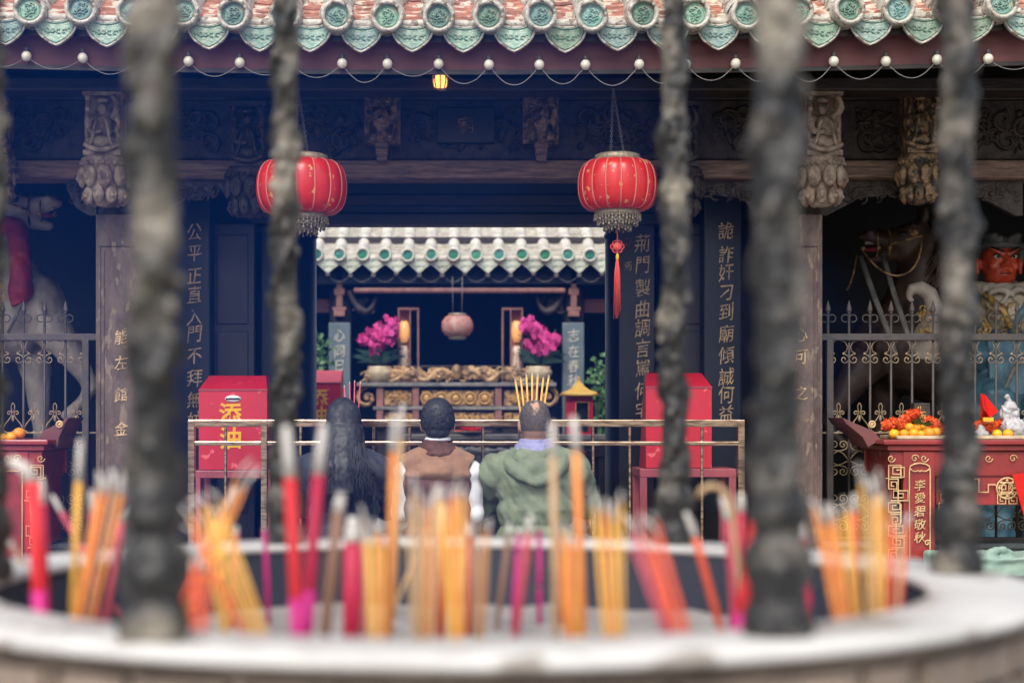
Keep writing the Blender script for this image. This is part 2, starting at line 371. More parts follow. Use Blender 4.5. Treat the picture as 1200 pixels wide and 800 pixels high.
def drip_tile(w, h, mats, parent, name='drip_tile', vee=False):
    def outline(s=1.0, dz=0):
        if vee: return [(-w/2*s,dz), (-w*.48*s,dz-h*.35*s), (-w*.3*s,dz-h*.55*s), (-w*.12*s,dz-h*.85*s), (0,dz-h*s), (w*.12*s,dz-h*.85*s), (w*.3*s,dz-h*.55*s), (w*.48*s,dz-h*.35*s), (w/2*s,dz), (0,dz+h*.02)]
        pts = []
        n = 10
        for i in range(n+1):      # left top -> bottom point
            t = i/n; a = PI*.5*t
            x = -w/2*s*(math.cos(a)**.72 if t < 1 else 0); z = -h*s*(.80*math.sin(a)+.20*t**5)
            pts.append((x, z+dz))
        right = [(-x, z) for x, z in pts[:-1]][::-1]
        top = [(w/2*s*(1-2*i/8), dz-h*.16*math.sin(PI*i/8)) for i in range(1, 8)]
        return pts+right+top
    mb = MB(); o = outline(); mb.prism(o, -.012, .012, 0)
    inn = outline(.86, -h*.05)
    mb.tube([(x, -.013, z) for x, z in inn], .0045*w/.2, 5, 1, closed=True)
    mb.tube([(x, -.012, z) for x, z in o], .006*w/.2, 5, 2, closed=True)
    rr = random.Random(3)
    for i in range(6):
        cx = (i-2.5)*w*.13; cz = -h*(.42+.1*math.cos(i*1.3)+.16*(1-abs(i-2.5)/2.5))
        mb.tube(spiral(cx, cz, -.015, w*.075, i*1.7, .8*(-1)**i, 10), w*.016, 5, 1)
    return mb.build(name, mats, parent, loc=(0,0,0))

def tiled_roof(parent, Y, Zc, xs, curve, slope, length, r, cover, pan, mats_end, mats_drip, ends, node=.3, step=.1, drip=(.212,.142), vee=False):
    """rows of half-round cover tiles over stepped pan tiles; one roof mesh, with end and drip tiles as its children"""
    cs, sn = math.cos(slope), math.sin(slope)
    mb = MB(); pitch = xs[1]-xs[0]; rr = random.Random(11)
    for x in xs:
        z0 = Zc+curve*x*x
        n = 10; k = int(length/node)
        prof = []
        for i in range(k):
            a = i*node; prof += [(a, r*1.02), (a+.015, r*1.16), (a+.05, r*1.16), (a+.06, r*.97), (a+node-.004, r*.93)]
        vs = []
        jit = rr.uniform(-.004, .004)
        for a, q in prof:
            cy, cz = Y+a*cs, z0+a*sn
            for j in range(n+1):
                t = PI*j/n; dx = q*math.cos(t); up = q*math.sin(t)
                vs.append((x+jit+dx, cy-up*sn, cz+up*cs))
        fs = [(i*(n+1)+j, (i+1)*(n+1)+j, (i+1)*(n+1)+j+1, i*(n+1)+j+1) for i in range(len(prof)-1) for j in range(n)]
        mb.add(vs, fs, 0, True)
        # stepped pan tiles between this row and the next
        k2 = int(length/step); n = 6
        for i in range(k2):
            a0 = i*step; vs = []
            jz = rr.uniform(-.006, .006)
            for a, lift in ((a0, 0.0), (a0, .016), (a0+step+.01, .002)):
                for j in range(n+1):
                    t = j/n; xx = x+pitch*t; sag = -.028*math.sin(PI*t)
                    zz = Zc+curve*xx*xx+a*sn+(sag+lift+jz)*cs+.012; vs.append((xx, Y+a*cs+rr.uniform(-.003, .003), zz))
            fs = [(q*(n+1)+j, q*(n+1)+j+1, (q+1)*(n+1)+j+1, (q+1)*(n+1)+j) for q in range(2) for j in range(n)]
            mb.add(vs, fs, 1, False)
    # solid deck under the tiles
    x0, x1 = xs[0]-.1, xs[-1]+.3; nn = 24; vs = []
    for i in range(nn+1):
        x = x0+(x1-x0)*i/nn; zz = Zc+curve*x*x-.05
        vs += [(x, Y+.03, zz), (x, Y+length*cs, zz+length*sn), (x, Y+length*cs, zz+length*sn-.06), (x, Y+.03, zz-.06)]
    fs = []
    for i in range(nn):
        for j in range(4): fs.append((i*4+j, (i+1)*4+j, (i+1)*4+(j+1) % 4, i*4+(j+1) % 4))
    fs += [(0,1,2,3), tuple(nn*4+j for j in (3,2,1,0))]
    mb.add(vs, fs, 2, False)
    mb.tube([(xs[0]-.1+(xs[-1]-xs[0]+.3)*i/60, Y+.018, Zc+curve*(xs[0]-.1+(xs[-1]-xs[0]+.3)*i/60)**2-.026+rr.uniform(-.003,.003)) for i in range(61)], .03, 6, 0)
    roof = mb.build('roof', [cover, pan, M_['dark_wood']], parent)
    e0 = end_tile(Y, r*(1.1 if vee else 1.04), mats_end, roof); d0 = drip_tile(drip[0], drip[1], mats_drip, roof, vee=vee)
    first = True
    for x in xs:
        if not ends[0] < x < ends[1]: continue
        z = Zc+curve*x*x; le = Vector((x, Y-.022, z))-wloc(roof); xd = x+pitch/2
        ld = Vector((xd, Y-.005, Zc+curve*xd*xd-(.05 if vee else .028)))-wloc(roof)
        if first: e0.location = le; d0.location = ld; first = False
        else:
            rr_ = rr.uniform(-.25, .25)
            dup(e0, le+Vector((rr.uniform(-.006,.006),0,rr.uniform(-.005,.005))), roof, rot=(rr.uniform(-.09, .09), rr_*3, rr.uniform(-.1, .1))); dup(d0, ld, roof, rot=(rr.uniform(-.1, .1), rr.uniform(-.06, .06), rr.uniform(-.08, .08)))
    return roof

hall = thing('temple_hall', 'dark carved wooden temple front hall with tiled eave and open doorway', 'temple hall', (0, 9.0, 0))
EY = 8.0; EZ = Z(22, EY)
xs = [X(573+59.6*k, EY) for k in range(-22, 23)]
tiled_roof(hall, EY, EZ, xs, .0078, R(28), 3.1, .077, M_['glaze_white'], M_['terracotta'], [M_['glaze_white'], M_['glaze_green']],
           [M_['glaze_green_pale'], M_['glaze_green'], M_['glaze_white']], (-3.1, 3.3))
# back slope, a plain closed deck that keeps the hall dark
mb = MB(); mb.box(-5.6, 5.6, 10.72, 10.8, 4.3, 5.1)
for a, b in (((10.7, 4.75), (12.3, 3.75)),):
    mb.add([(-5.6,a[0],a[1]),(5.6,a[0],a[1]),(5.6,b[0],b[1]),(-5.6,b[0],b[1]),(-5.6,a[0],a[1]-.1),(5.6,a[0],a[1]-.1),(5.6,b[0],b[1]-.1),(-5.6,b[0],b[1]-.1)],
           [(0,1,2,3),(7,6,5,4),(0,4,5,1),(2,6,7,3),(0,3,7,4),(1,5,6,2)], 0, False)
mb.build('rear_roof', M_['terracotta'], hall)
# curved fascia board
def curved_board(x0, x1, y0, y1, zt, zb, curve, mat, name, parent, n=40):
    mb = MB(); vs = []
    for i in range(n+1):
        x = x0+(x1-x0)*i/n; c = curve*x*x
        vs += [(x,y0,zb+c),(x,y0,zt+c),(x,y1,zt+c),(x,y1,zb+c)]
    fs = [(i*4+j, i*4+(j+1) % 4, (i+1)*4+(j+1) % 4, (i+1)*4+j) for i in range(n) for j in range(4)]+[(0,3,2,1), tuple(n*4+j for j in range(4))]
    return mb.add(vs, fs, 0, False).build(name, mat, parent)
FY = 8.1
curved_board(-5.4, 5.4, FY, FY+.04, Z(36, FY), Z(86, FY), .0058, M_['fascia_maroon'], 'fascia_board', hall)
curved_board(-5.4, 5.4, FY-.012, FY-.002, Z(83, FY), Z(88, FY), .0058, M_['dark_wood'], 'fascia_moulding', hall)
# rafters below the eave
mb = MB()
for i in range(60):
    x = -5.3+i*.18
    a = Vector((x, 8.16, Z(50, FY)+.0058*x*x)); b = a+Vector((0, 2.4, 2.4*math.tan(R(28))))
    d = Vector((0, -math.sin(R(28)), math.cos(R(28))))*.035; wv = Vector((.035, 0, 0))
    vs = [a-wv-d, a+wv-d, a+wv+d, a-wv+d, b-wv-d, b+wv-d, b+wv+d, b-wv+d]
    mb.add(vs, [(0,1,2,3),(7,6,5,4),(0,4,5,1),(1,5,6,2),(2,6,7,3),(3,7,4,0)], 0, False)
mb.build('rafters', M_['dark_wood'], hall)
# beams
def beam(name, px0, px1, py0, py1, Y, d, mat, bev=.01, parent=hall):
    return MB().box(X(px0,Y), X(px1,Y), Y, Y+d, Z(py1,Y), Z(py0,Y)).build(name, mat, parent, bevel=bev)
beam('eave_beam', -600, 1700, 90, 106, 8.62, .2, M_['dark_wood'])
beam('tie_beam', -600, 1700, 187, 209, 9.02, .22, M_['weathered_beam'], .02)
beam('upper_panel', -600, 1700, 104, 187, 9.16, .05, M_['carved_wood'])
beam('rail_moulding', -600, 1700, 112, 117, 9.12, .05, M_['dark_wood'])
beam('top_panel', -600, 1700, -120, 104, 9.5, .05, M_['dark_wood'])
for a, b, s in ((-30, 85, 1), (150, 262, 2), (318, 425, 3), (468, 612, 4), (658, 770, 5), (832, 940, 6), (1000, 1060, 7), (1105, 1230, 8)):
    mb = MB(); carving(mb, X(a,9.13), X(b,9.13), Z(182,9.13), Z(120,9.13), 9.15, 44, .02, .075, s)
    mb.build('panel_relief', M_['carved_wood'], hall)
mb = MB(); text(mb, '廟', [P(545, 147, 9.1)], .105); mb.build('plaque_character', M_['bracket_gilt'], hall)
MB().box(X(512,9.12), X(580,9.12), 9.105, 9.15, Z(168,9.12), Z(126,9.12)).build('plaque', M_['black_lacquer'], hall, bevel=.006)
# brackets under the tie beam beside the columns
for a, b, s, sg in ((76, 112, 21, 1), (962, 1062, 22, -1), (188, 262, 23, -1), (820, 893, 24, 1), (-110, -40, 25, -1), (1100, 1200, 26, 1)):
    mb = MB(); Y = 9.08; x0, x1 = X(a,Y), X(b,Y); zt, zb = Z(210,Y), Z(252,Y)
    if x1-x0 < .3: poly = [(x0,zt),(x0+.01,zt-.06),(x0+.06,zb+.04),(x1-.04,zb),(x1,zb),(x1,zt)]
    elif sg > 0: poly = [(x0,zt),(x0,zt-.05),(x0+.12,zt-.09),(x0+.25,zt-.1),(x1-.04,zb),(x1,zb),(x1,zt)]
    else: poly = [(x1,zt),(x0,zt),(x0,zb),(x0+.04,zb),(x1-.25,zt-.1),(x1-.12,zt-.09),(x1,zt-.05)]
    mb.prism(poly, Y+.02, Y+.06); carving(mb, x0, x1, zb+.06, zt, Y+.02, 26, .02, .05, s)
    mb.build('spandrel_bracket', M_['carved_wood'], hall)
# lintel of the doorway with mouldings
for i, (a, b, Y, m) in enumerate(((210, 228, 9.9, 'navy_lacquer'), (228, 240, 9.86, 'dark_wood'), (240, 250, 9.93, 'navy_lacquer'), (250, 262, 9.88, 'black_lacquer'))):
    beam('lintel', 292, 790, a, b, Y, .2+.003*i, M_[m], .006)
beam('upper_lintel', 180, 900, 60, 209, 10.02, .08, M_['black_lacquer'])
# stone columns with inscriptions
def inscription(chars, px, pys, Y, size, mat, parent, name='inscription', wx=.9):
    mb = MB(); text(mb, chars, [P(px, py, Y) for py in pys], size, wx=wx); return mb.build(name, mat, parent)
for px, txt, seed in ((149, '能左館金', 1), (927, '心可之', 2)):
    Y = 9.0; c = X(px,Y); hw = 30*Y/F; y0, y1 = Y-hw, Y+hw
    mb = MB(); mb.box(c-hw, c+hw, y0, y1, FZ, Z(255,Y)); mb.box(c-hw-.03, c+hw+.03, y0-.03, y1+.03, FZ, FZ+.25)
    for s in (-1, 1):      # raised frames on the front face
        mb.box(c+s*(hw-.022)-.006, c+s*(hw-.022)+.006, y0-.008, y0+.004, FZ+.3, Z(292,Y))
        mb.box(c+s*(hw-.045)-.004, c+s*(hw-.045)+.004, y0-.006, y0+.004, FZ+.3, Z(297,Y))
    mb.box(c-hw+.016, c+hw-.016, y0-.0095, y0+.004, Z(292,Y), Z(289,Y))
    col = mb.build('column', M_['column_stone'], hall, bevel=.012)
    inscription(txt, px+(-7 if px < 500 else 12), [395, 425, 462, 502] if px < 500 else [392, 418, 460], y0-.002, .085, M_['gold_dim'], col)
    mb = MB(); mb.lathe([(hw*1.0,0),(hw*1.15,.03),(hw*1.1,.07),(hw*.9,.1),(hw*.9,.2)], (c, Y, Z(255,Y)), 4, smooth=False); mb.box(c-.1, c+.1, Y-.1, Y+.1, Z(255,Y), Z(209,Y)); mb.build('column_capital', M_['carved_wood'], hall)
# engaged columns with couplet boards, door leaves, doorway columns
for px, txt in ((228, '公平正直入門不拜無妨'), (851, '詭詐奸刁到廟傾誠何益')):
    Y = 9.6; col = MB().box(X(px-26,Y), X(px+18,Y), Y, Y+.3, FZ, Z(150,Y)).build('couplet_board', M_['navy_lacquer'], hall, bevel=.01)
    py0, st = (271, 24.6) if px < 500 else (270, 26.2)
    pts = [272, 297, 323, 345, 371, 391, 417, 443, 468, 492] if px < 500 else [270, 298, 319, 343, 365, 391, 416, 441, 462, 484]
    inscription(txt, px, pts, Y-.002, .112, M_['gold_dim'], col, wx=.85)
for a, b in ((247, 298), (784, 836)):
    Y = 9.78; mb = MB(); mb.box(X(a,Y), X(b,Y), Y, Y+.06, FZ+.02, Z(262,Y))
    for s0, s1 in ((275, 380), (388, 455), (463, 600)):
        mb.box(X(a+7,Y), X(b-7,Y), Y-.012, Y+.01, Z(s1,Y), Z(s0,Y))
    mb.build('door_leaf', M_['door_leaf'], hall, bevel=.006)
for a, b, txt, tpx in ((302, 368, '', 334), (712, 776, '荊門製曲調言罵何宅', 753)):
    Y = 10.0; c = X((a+b)/2,Y); r = (b-a)/2*Y/F
    mb = MB(); mb.lathe([(r*1.25,FZ),(r*1.35,FZ+.12),(r*1.1,FZ+.2),(r,FZ+.21),(r,Z(60,Y))], (c, Y+r, 0), 32)
    mb.lathe([(r*1.04,Z(275,Y)),(r*1.04,Z(271,Y))], (c, Y+r, 0), 32)
    col = mb.build('doorway_column', M_['black_lacquer'], hall)
    # flat couplet board fixed to the column
    bd = MB().box(X(tpx-28,Y), X(tpx+14,Y), Y-.02, Y+.04, FZ+.25, Z(262,Y)).build('couplet_board', M_['black_lacquer'], hall, bevel=.006)
    pts = [285, 310, 337, 362, 384, 408, 431, 457, 480, 503]
    if txt: inscription(txt, tpx, pts, Y-.022, .118, M_['gold_dim'], bd, wx=.85)
    if tpx > 700: inscription('尊焉', tpx-17, [283, 312, 341], Y-.022, .06, M_['carved_gilt'], bd)
# walls of the hall: sides, partitions behind the columns, back
for s in (-1, 1):
    for a, b, y0, y1, z0, z1 in ((5.25, 5.35, 9.0, 12.3, 0, 4.0), (1.94, 2.02, 9.92, 12.3, FZ, 4.0), (1.1, 1.939, 10.36, 10.4, FZ, 3.9), (2.021, 5.249, 12.2, 12.3, FZ, 3.9), (1.3, 1.38, 10.401, 12.2, FZ, 3.9)):
        MB().box(*sorted((s*a, s*b)), y0, y1, z0, z1).build('wall', M_['black_lacquer'], hall)
mb = MB(); mb.box(-5.24, 5.24, 9.56, 12.19, 3.9, 3.95); mb.build('ceiling', M_['dark_wood'], hall)

# hanging lotus pendants and carved figures
def pendant(px, Y, sc=1.0, ptop=105, seed=0, mat='pendant_wood'):
    """carved box with a seated figure over a double row of lotus petals; built round its own bottom centre"""
    cx = X(px,Y); zt = Z(ptop,Y); h = 135*Y/F*1.0
    u = Y/F; B = Vector((cx, Y+.1, zt-h))
    root = MB()
    def bz(py): return zt-(py-105)*u*1.0
    w_ = 21*u*sc
    root.box(cx-w_, cx+w_, Y+.11, Y+.2, bz(178), bz(105))
    root.box(cx-w_-.01, cx+w_+.01, Y+.03, Y+.2, bz(110), bz(104)); root.box(cx-w_*1.05, cx+w_*1.05, Y+.02, Y+.2, bz(181), bz(175))
    for s in (-1, 1):
        root.tube([(cx+s*w_*.86, Y+.05, bz(176)), (cx+s*w_*.9, Y+.04, bz(140)), (cx+s*w_*.8, Y+.05, bz(107))], [.014,.01,.016], 7)
        for q in range(5): root.ell((cx+s*w_*.82, Y+.04, bz(112+q*13)), (.016,.016,.02), n=8, k=6)
    # robed figure
    root.ell((cx-w_*.05, Y+.06, bz(125)), (.028,.03,.034)); root.ell((cx-w_*.05, Y+.06, bz(115)), (.035,.025,.018))
    root.ell((cx, Y+.07, bz(148)), (.052,.04,.075)); root.ell((cx, Y+.05, bz(165)), (.085,.045,.04))
    root.tube(bez((cx-.05,Y+.06,bz(136)), (cx-.1,Y+.03,bz(150)), (cx-.05,Y,bz(158)), (cx,Y+.02,bz(152))), [.022]*4+[.018]*4+[.014]*4, 7)
    root.tube(bez((cx+.05,Y+.06,bz(136)), (cx+.1,Y+.03,bz(128)), (cx+.09,Y,bz(118)), (cx+.06,Y+.02,bz(112))), [.02]*6+[.014]*6, 7)
    for s in (-1, 1): root.tube(bez((cx+s*.02,Y+.01,bz(140)), (cx+s*.05,Y,bz(150)), (cx+s*.03,Y,bz(162)), (cx+s*.07,Y+.01,bz(172))), .009, 6)
    root.tube(bez((cx-.09,Y+.01,bz(168)), (cx-.03,Y-.01,bz(178)), (cx+.03,Y-.01,bz(178)), (cx+.09,Y+.01,bz(168))), .014, 7)
    carving(root, cx-w_, cx+w_, bz(176), bz(108), Y+.07, 16, .012, .03, seed)
    c = (cx+.012*0, Y+.12)
    # band with scalloped edge and the lotus
    rr = 29*u*sc
    root.lathe([(rr*.9,bz(181)),(rr,bz(183)),(rr,bz(191)),(rr*.88,bz(194)),(rr*.8,bz(215)),(rr*.45,bz(238)),(.01,bz(240))], (cx, c[1], 0), 28)
    for k in range(26):
        a = 2*PI*k/26; root.ell((cx+rr*math.cos(a), c[1]+rr*math.sin(a), bz(190)), (.012,.012,.012), n=6, k=5)
    for row, (n_, zc, zh, rad, ph) in enumerate(((9, 205, 13, .93, 0), (9, 226, 12, .72, PI/9))):
        for k in range(n_):
            a = 2*PI*k/n_+ph; d = Vector((math.cos(a), math.sin(a), 0)); t = Vector((-d.y, d.x, 0))
            pc = Vector((cx, c[1], bz(zc)))+d*rr*rad
            Mx = Matrix((t, d, Vector((0,0,1)))).transposed()
            root.ell(pc, (rr*.31*(1 if row == 0 else .8), rr*.2, zh*u), n=10, k=8, M=Mx)
            root.tube([pc+d*rr*.17+t*(rr*.15*math.cos(b))+Vector((0,0,1))*(zh*u*.45*math.sin(b)) for b in [q*PI/5 for q in range(10)]], .0045, 5, closed=True)
            root.ell(pc+d*rr*.2-Vector((0,0,1))*zh*u*.2, (.01,.01,.012), n=6, k=5)
    return root.build('lotus_pendant', M_[mat], hall)
pendant(118, 8.62, 1.0, seed=1); pendant(968, 8.62, .95, seed=2)
pendant(289, 8.9, .95, 118, 3, 'carved_wood'); pendant(799, 8.9, .95, 118, 4, 'carved_wood')
pendant(1083, 8.8, .8, 102, 5, 'bracket_gilt'); pendant(-12, 8.8, .8, 102, 6, 'bracket_gilt')
# gilded lion brackets under the plaque
for px, s in ((447, 31), (635, 32)):
    Y = 8.9; mb = MB(); x = X(px,Y)
    mb.ell((x, Y+.05, Z(148,Y)), (.075,.08,.09)); mb.ell((x-.01, Y, Z(136,Y)), (.05,.05,.05)); mb.ell((x, Y-.03, Z(141,Y)), (.03,.03,.024))
    mb.tube(bez((x+.03,Y+.04,Z(150,Y)), (x+.09,Y+.02,Z(140,Y)), (x+.08,Y,Z(112,Y)), (x+.01,Y+.02,Z(110,Y))), [.03]*4+[.022]*4+[.012]*4, 8)
    for q in (-1, 1): mb.tube([(x+q*.04,Y,Z(150,Y)),(x+q*.05,Y-.02,Z(158,Y)),(x+q*.045,Y-.04,Z(165,Y))], [.022,.02,.024], 7)
    carving(mb, x-.09, x+.09, Z(164,Y), Z(110,Y), Y+.01, 26, .012, .032, s, depth=.03)
    mb.box(x-.1, x+.1, Y+.1, Y+.2, Z(165,Y), Z(108,Y))
    mb.build('lion_bracket', M_['bracket_gilt'], hall)
    mb = MB()
    for k, (a, b, w_) in enumerate(((160,166,.042),(166,173,.037),(173,180,.033),(180,188,.028))): mb.box(x-w_, x+w_, Y+.02+k*.004, Y+.1, Z(b-.4,Y), Z(a,Y))
    mb.build('bracket_foot', M_['weathered_beam'], hall, bevel=.004)

# stone plinths under the side railings
for s in (-1, 1):
    a, b = (X(118,9.15), -5.25) if s < 0 else (X(958,9.15), 5.25)
    q = MB().box(min(a,b), max(a,b), 9.02, 9.4, FZ, Z(634,9.15)); q.box(min(a,b), max(a,b), 8.98, 9.44, Z(640,9.15), Z(633.5,9.15))
    q.build('stone_plinth', M_['kerb_stone'], hall, bevel=.01)

# ------------------------------------------------------------------ the shrine hall across the inner court
sh = thing('shrine_hall', 'inner shrine hall with cream tiled eave seen through the doorway', 'shrine hall', (0, 18, 0))
SY = 18.0
xs2 = [X(478+26.7*k, SY) for k in range(-13, 17)]
r2 = tiled_roof(sh, SY, Z(299, SY), xs2, .0, R(27), 3.0, .068, M_['glaze_cream'], M_['glaze_pan'], [M_['glaze_cream'], M_['glaze_deep_green']],
           [M_['glaze_drip_cream'], M_['glaze_green_pale'], M_['glaze_cream']], (-2.3, 2.3), node=.42, step=.085, drip=(.25,.15), vee=True)
def sbox(name, px0, px1, py0, py1, Y, d, mat, bev=.008): return MB().box(X(px0,Y), X(px1,Y), Y, Y+d, Z(py1,Y), Z(py0,Y)).build(name, M_[mat], sh, bevel=bev)
sbox('fascia_board', 100, 980, 300, 333, 18.2, .05, 'navy_lacquer')
sbox('eave_beam', 414, 663, 337, 343, 18.1, .12, 'pink_wood', .02)
sbox('tie_beam', 100, 386, 350, 366, 18.5, .14, 'fascia_maroon'); sbox('tie_beam', 684, 980, 350, 366, 18.5, .14, 'fascia_maroon')
sbox('back_wall', 0, 1080, 280, 640, 21.0, .1, 'navy_lacquer')
MB().box(-4.4, 4.4, 18.3, 21.1, Z(290,18.3)+.05, Z(290,18.3)+.12).build('ceiling', M_['dark_wood'], sh)
MB().box(-4.3, 4.3, 17.6, 22, .1, .55).build('stone_base', M_['kerb_stone'], sh, bevel=.02)
mb = MB()
for s in (-1, 1): mb.box(*sorted((s*4.3, s*4.2)), 13.0, 22, 0, 4.0)
mb.build('court_wall', M_['wall_plaster'], sh)
for px, txt, in ((398, '心同日'), (672, '志在春秋')):
    Y = 18.25; c = X(px,Y); mb = MB()
    mb.lathe([(.17,.55),(.19,.66),(.13,.72),(.125,.75),(.125,3.2)], (c, Y+.16, 0), 24)
    mb.build('column', M_['dark_wood'], sh)
    # carved post block above the board
    mb = MB()
    for a, b, w_ in ((312, 320, 5), (320, 338, 3.2), (338, 346, 6), (346, 360, 3.6), (360, 364, 8), (364, 371, 6.5)): mb.box(c-w_*Y/F, c+w_*Y/F, Y-.05, Y+.03, Z(b-.3,Y), Z(a,Y))
    mb.build('bracket_post', M_['pink_wood'], sh, bevel=.004)
    s = 1 if px < 500 else -1
    mb = MB(); mb.tube(bez((c+s*.1,Y+.02,Z(340,Y)), (c+s*.2,Y,Z(366,Y)), (c+s*.35,Y,Z(378,Y)), (c+s*.42,Y,Z(345,Y))), [.03,.035,.04,.045,.05,.05,.045,.04,.035,.03,.025,.02], 8)
    carving(mb, min(c+s*.08,c+s*.42), max(c+s*.08,c+s*.42), Z(368,Y), Z(344,Y), Y, 12, .02, .06, 5)
    mb.build('dragon_bracket', M_['carved_wood'], sh)
    bd = sbox('couplet_board', px-13, px+12.5, 378, 520, 18.2, .045, 'slate_board')
    inscription(txt, px, [393, 411.5, 428.5, 446, 464, 482, 500], 18.195, .15, M_['white_char'], bd)
# ------------------------------------------------------------------ iron railings of the side bays
def c_scroll_pair(mb, cx, cz, Y, r, th):
    for s in (-1, 1):
        pts = [(cx+s*.004, Y, cz-r*1.1)]+[(cx+s*(r*1.05+r*math.cos(a)*(1 if True else 1)), Y, cz+r*math.sin(a)) for a in [PI+.3-PI*1.75*i/14 for i in range(15)]]
        mb.tube(pts, th, 6)
def iron_fence(name_label, ups, px0, px1, Y, post_px):
    f = thing('iron_railing', name_label, 'railing', (X((px0+px1)/2, Y), Y, Z(633, Y)), 'wrought iron railings of the side bays')
    u = Y/F
    MB().box(X(px0,Y), X(px1,Y), Y-.02, Y+.02, Z(399,Y), Z(391,Y)).build('top_rail', M_['iron'], f, bevel=.004)
    MB().box(X(px0,Y), X(px1,Y), Y-.015, Y+.015, Z(634,Y), Z(629,Y)).build('bottom_rail', M_['iron'], f, bevel=.003)
    MB().box(X(px0,Y), X(px1,Y), Y-.006, Y+.006, Z(507.6,Y), Z(506,Y)).build('middle_rail', M_['iron_gilt'], f)
    for p in post_px: MB().box(X(p-4,Y), X(p+4,Y), Y-.022, Y+.018, Z(634,Y), Z(398,Y)).build('post', M_['iron'], f, bevel=.004)
    # one upright with its spear point and scroll pair, and one scroll bay, copied along
    x0 = X(ups[0],Y)
    mb = MB(); mb.tube([(x0,Y,Z(631,Y)),(x0,Y,Z(368,Y))], .0075, 6); mb.ell((x0,Y,Z(367,Y)), (.011,.011,.008), n=8, k=5)
    mb.lathe([(.007,0),(.016,.018),(.011,.04),(.001,.075)], (x0,Y,Z(367,Y)), 6, sy=.6, smooth=False)
    c_scroll_pair(mb, x0, Z(373,Y), Y, .021, .0038)
    u0 = mb.build('upright', M_['iron'], f, loc=(x0, Y, Z(631,Y)))
    b = MB(); bf = MB(); bl = MB(); hx = 12.2*u; cx = x0+hx
    for s in (-1, 1):
        e = cx-s*hx*.55      # small spiral foot
        sp = spiral(e, Z(421,Y), Y, 6*u, PI/2 if s > 0 else PI/2, 1.4*s, 20)
        b.tube([(cx-s*3*u, Y, Z(399,Y)), (cx-s*8*u, Y, Z(401,Y)), (cx-s*10.5*u, Y, Z(406,Y)), (cx-s*9*u, Y, Z(412,Y)), (cx-s*3*u, Y, Z(414.5,Y))][:4]+bez((cx-s*9*u,Y,Z(412,Y)),(cx-s*5*u,Y,Z(414,Y)),(cx-s*3*u,Y,Z(414.5,Y)),sp[0],6)+sp[1:], .0035, 5)
        # fleur and heart
        bf.tube(bez((cx-s*11.5*u,Y,Z(503,Y)),(cx-s*10*u,Y,Z(494,Y)),(cx-s*2*u,Y,Z(492,Y)),(cx-s*1.5*u,Y,Z(484,Y)))+spiral(cx-s*4.5*u, Z(484,Y), Y, 3.2*u, 0 if s > 0 else PI, 1.1*s, 12)[1:], .0035, 5)
        bf.tube(bez((cx-s*11.5*u,Y,Z(503,Y)),(cx-s*8*u,Y,Z(508,Y)),(cx-s*2*u,Y,Z(507,Y)),(cx,Y,Z(505,Y))), .0035, 5)
        bf.tube(bez((cx,Y,Z(484,Y)),(cx-s*3*u,Y,Z(478,Y)),(cx-s*2.6*u,Y,Z(474,Y)),(cx,Y,Z(472,Y)),7), .003, 5)
        # long S scrolls of the lower half
        for za, zb in ((521, 552), (584, 616)):
            a = spiral(cx-s*5.2*u, Z(za,Y), Y, 6.2*u, -PI/2 if s > 0 else -PI/2, -1.5*s, 20); c = spiral(cx-s*5.2*u, Z(zb,Y), Y, 6.2*u, PI/2, 1.5*s, 20)
            bl.tube(a[::-1]+bez(a[0],(cx+s*4*u,Y,Z(za+7,Y)),(cx+s*8*u,Y,Z(za+12,Y)),(cx+s*11*u,Y,Z((za+zb)/2+2,Y)),7)[1:], .0036, 5)
            bl.tube(c[::-1]+bez(c[0],(cx+s*4*u,Y,Z(zb-7,Y)),(cx+s*8*u,Y,Z(zb-12,Y)),(cx+s*11*u,Y,Z((za+zb)/2+4,Y)),7)[1:], .0036, 5)
    bf.ell((cx,Y,Z(490,Y)), (.008,.006,.02), n=8, k=6)
    bs = [m_.build(nm, M_['iron_gilt'], f, loc=(cx, Y, Z(510,Y))) for m_, nm in ((b, 'scroll_panel'), (bf, 'fleur_panel'), (bl, 'lower_scroll_panel'))]
    for i, p in enumerate(ups[1:]): dup(u0, u0.location+Vector((X(p,Y)-x0, 0, 0)), f)
    st = 24.6
    for b0 in bs:
        for i in range(1, len(ups)): dup(b0, b0.location+Vector((X(ups[i],Y)-x0, 0, 0)), f)
    return f
iron_fence('wrought iron railing before the white horse at the left', [-120+24.6*i for i in range(9)], -140, 119, 9.15, (101,))
iron_fence('wrought iron railing behind the red fruit table at the right', [995-24.6+24.6*i for i in range(12)][0:12], 960, 1262, 9.15, (972,))

# ------------------------------------------------------------------ steel railing
Y = 8.6
sr = thing('steel_railing', 'polished steel tube railing behind the three kneeling worshippers', 'railing', (X(546,Y), Y, FZ))
def sq(name, x0, x1, z0, z1, y=Y, d=.03, mat='steel'): return MB().box(x0, x1, y, y+d, z0, z1).build(name, M_[mat], sr, bevel=.004)
sq('top_rail', X(220,Y), X(873,Y), Z(500,Y), Z(491.5,Y), Y, .045)
sq('middle_rail', X(221,Y), X(872,Y), Z(522,Y), Z(517,Y), Y+.005, .022)
sq('bottom_rail', X(221,Y), X(872,Y), FZ+.14, FZ+.165, Y+.005, .022)
for p in (264, 307, 352, 395, 438, 480, 523, 566, 609, 652, 695, 738, 780, 823): sq('baluster', X(p-1.7,Y), X(p+1.7,Y), FZ, Z(498,Y), Y+.008, .016)
for p in (224, 309.5, 869): sq('post', X(p-4,Y), X(p+4,Y), FZ, Z(491.6,Y), Y-.002, .042)
sq('post', X(651-4,Y), X(651+4,Y), FZ, Z(491.6,Y), Y+.044, .036)

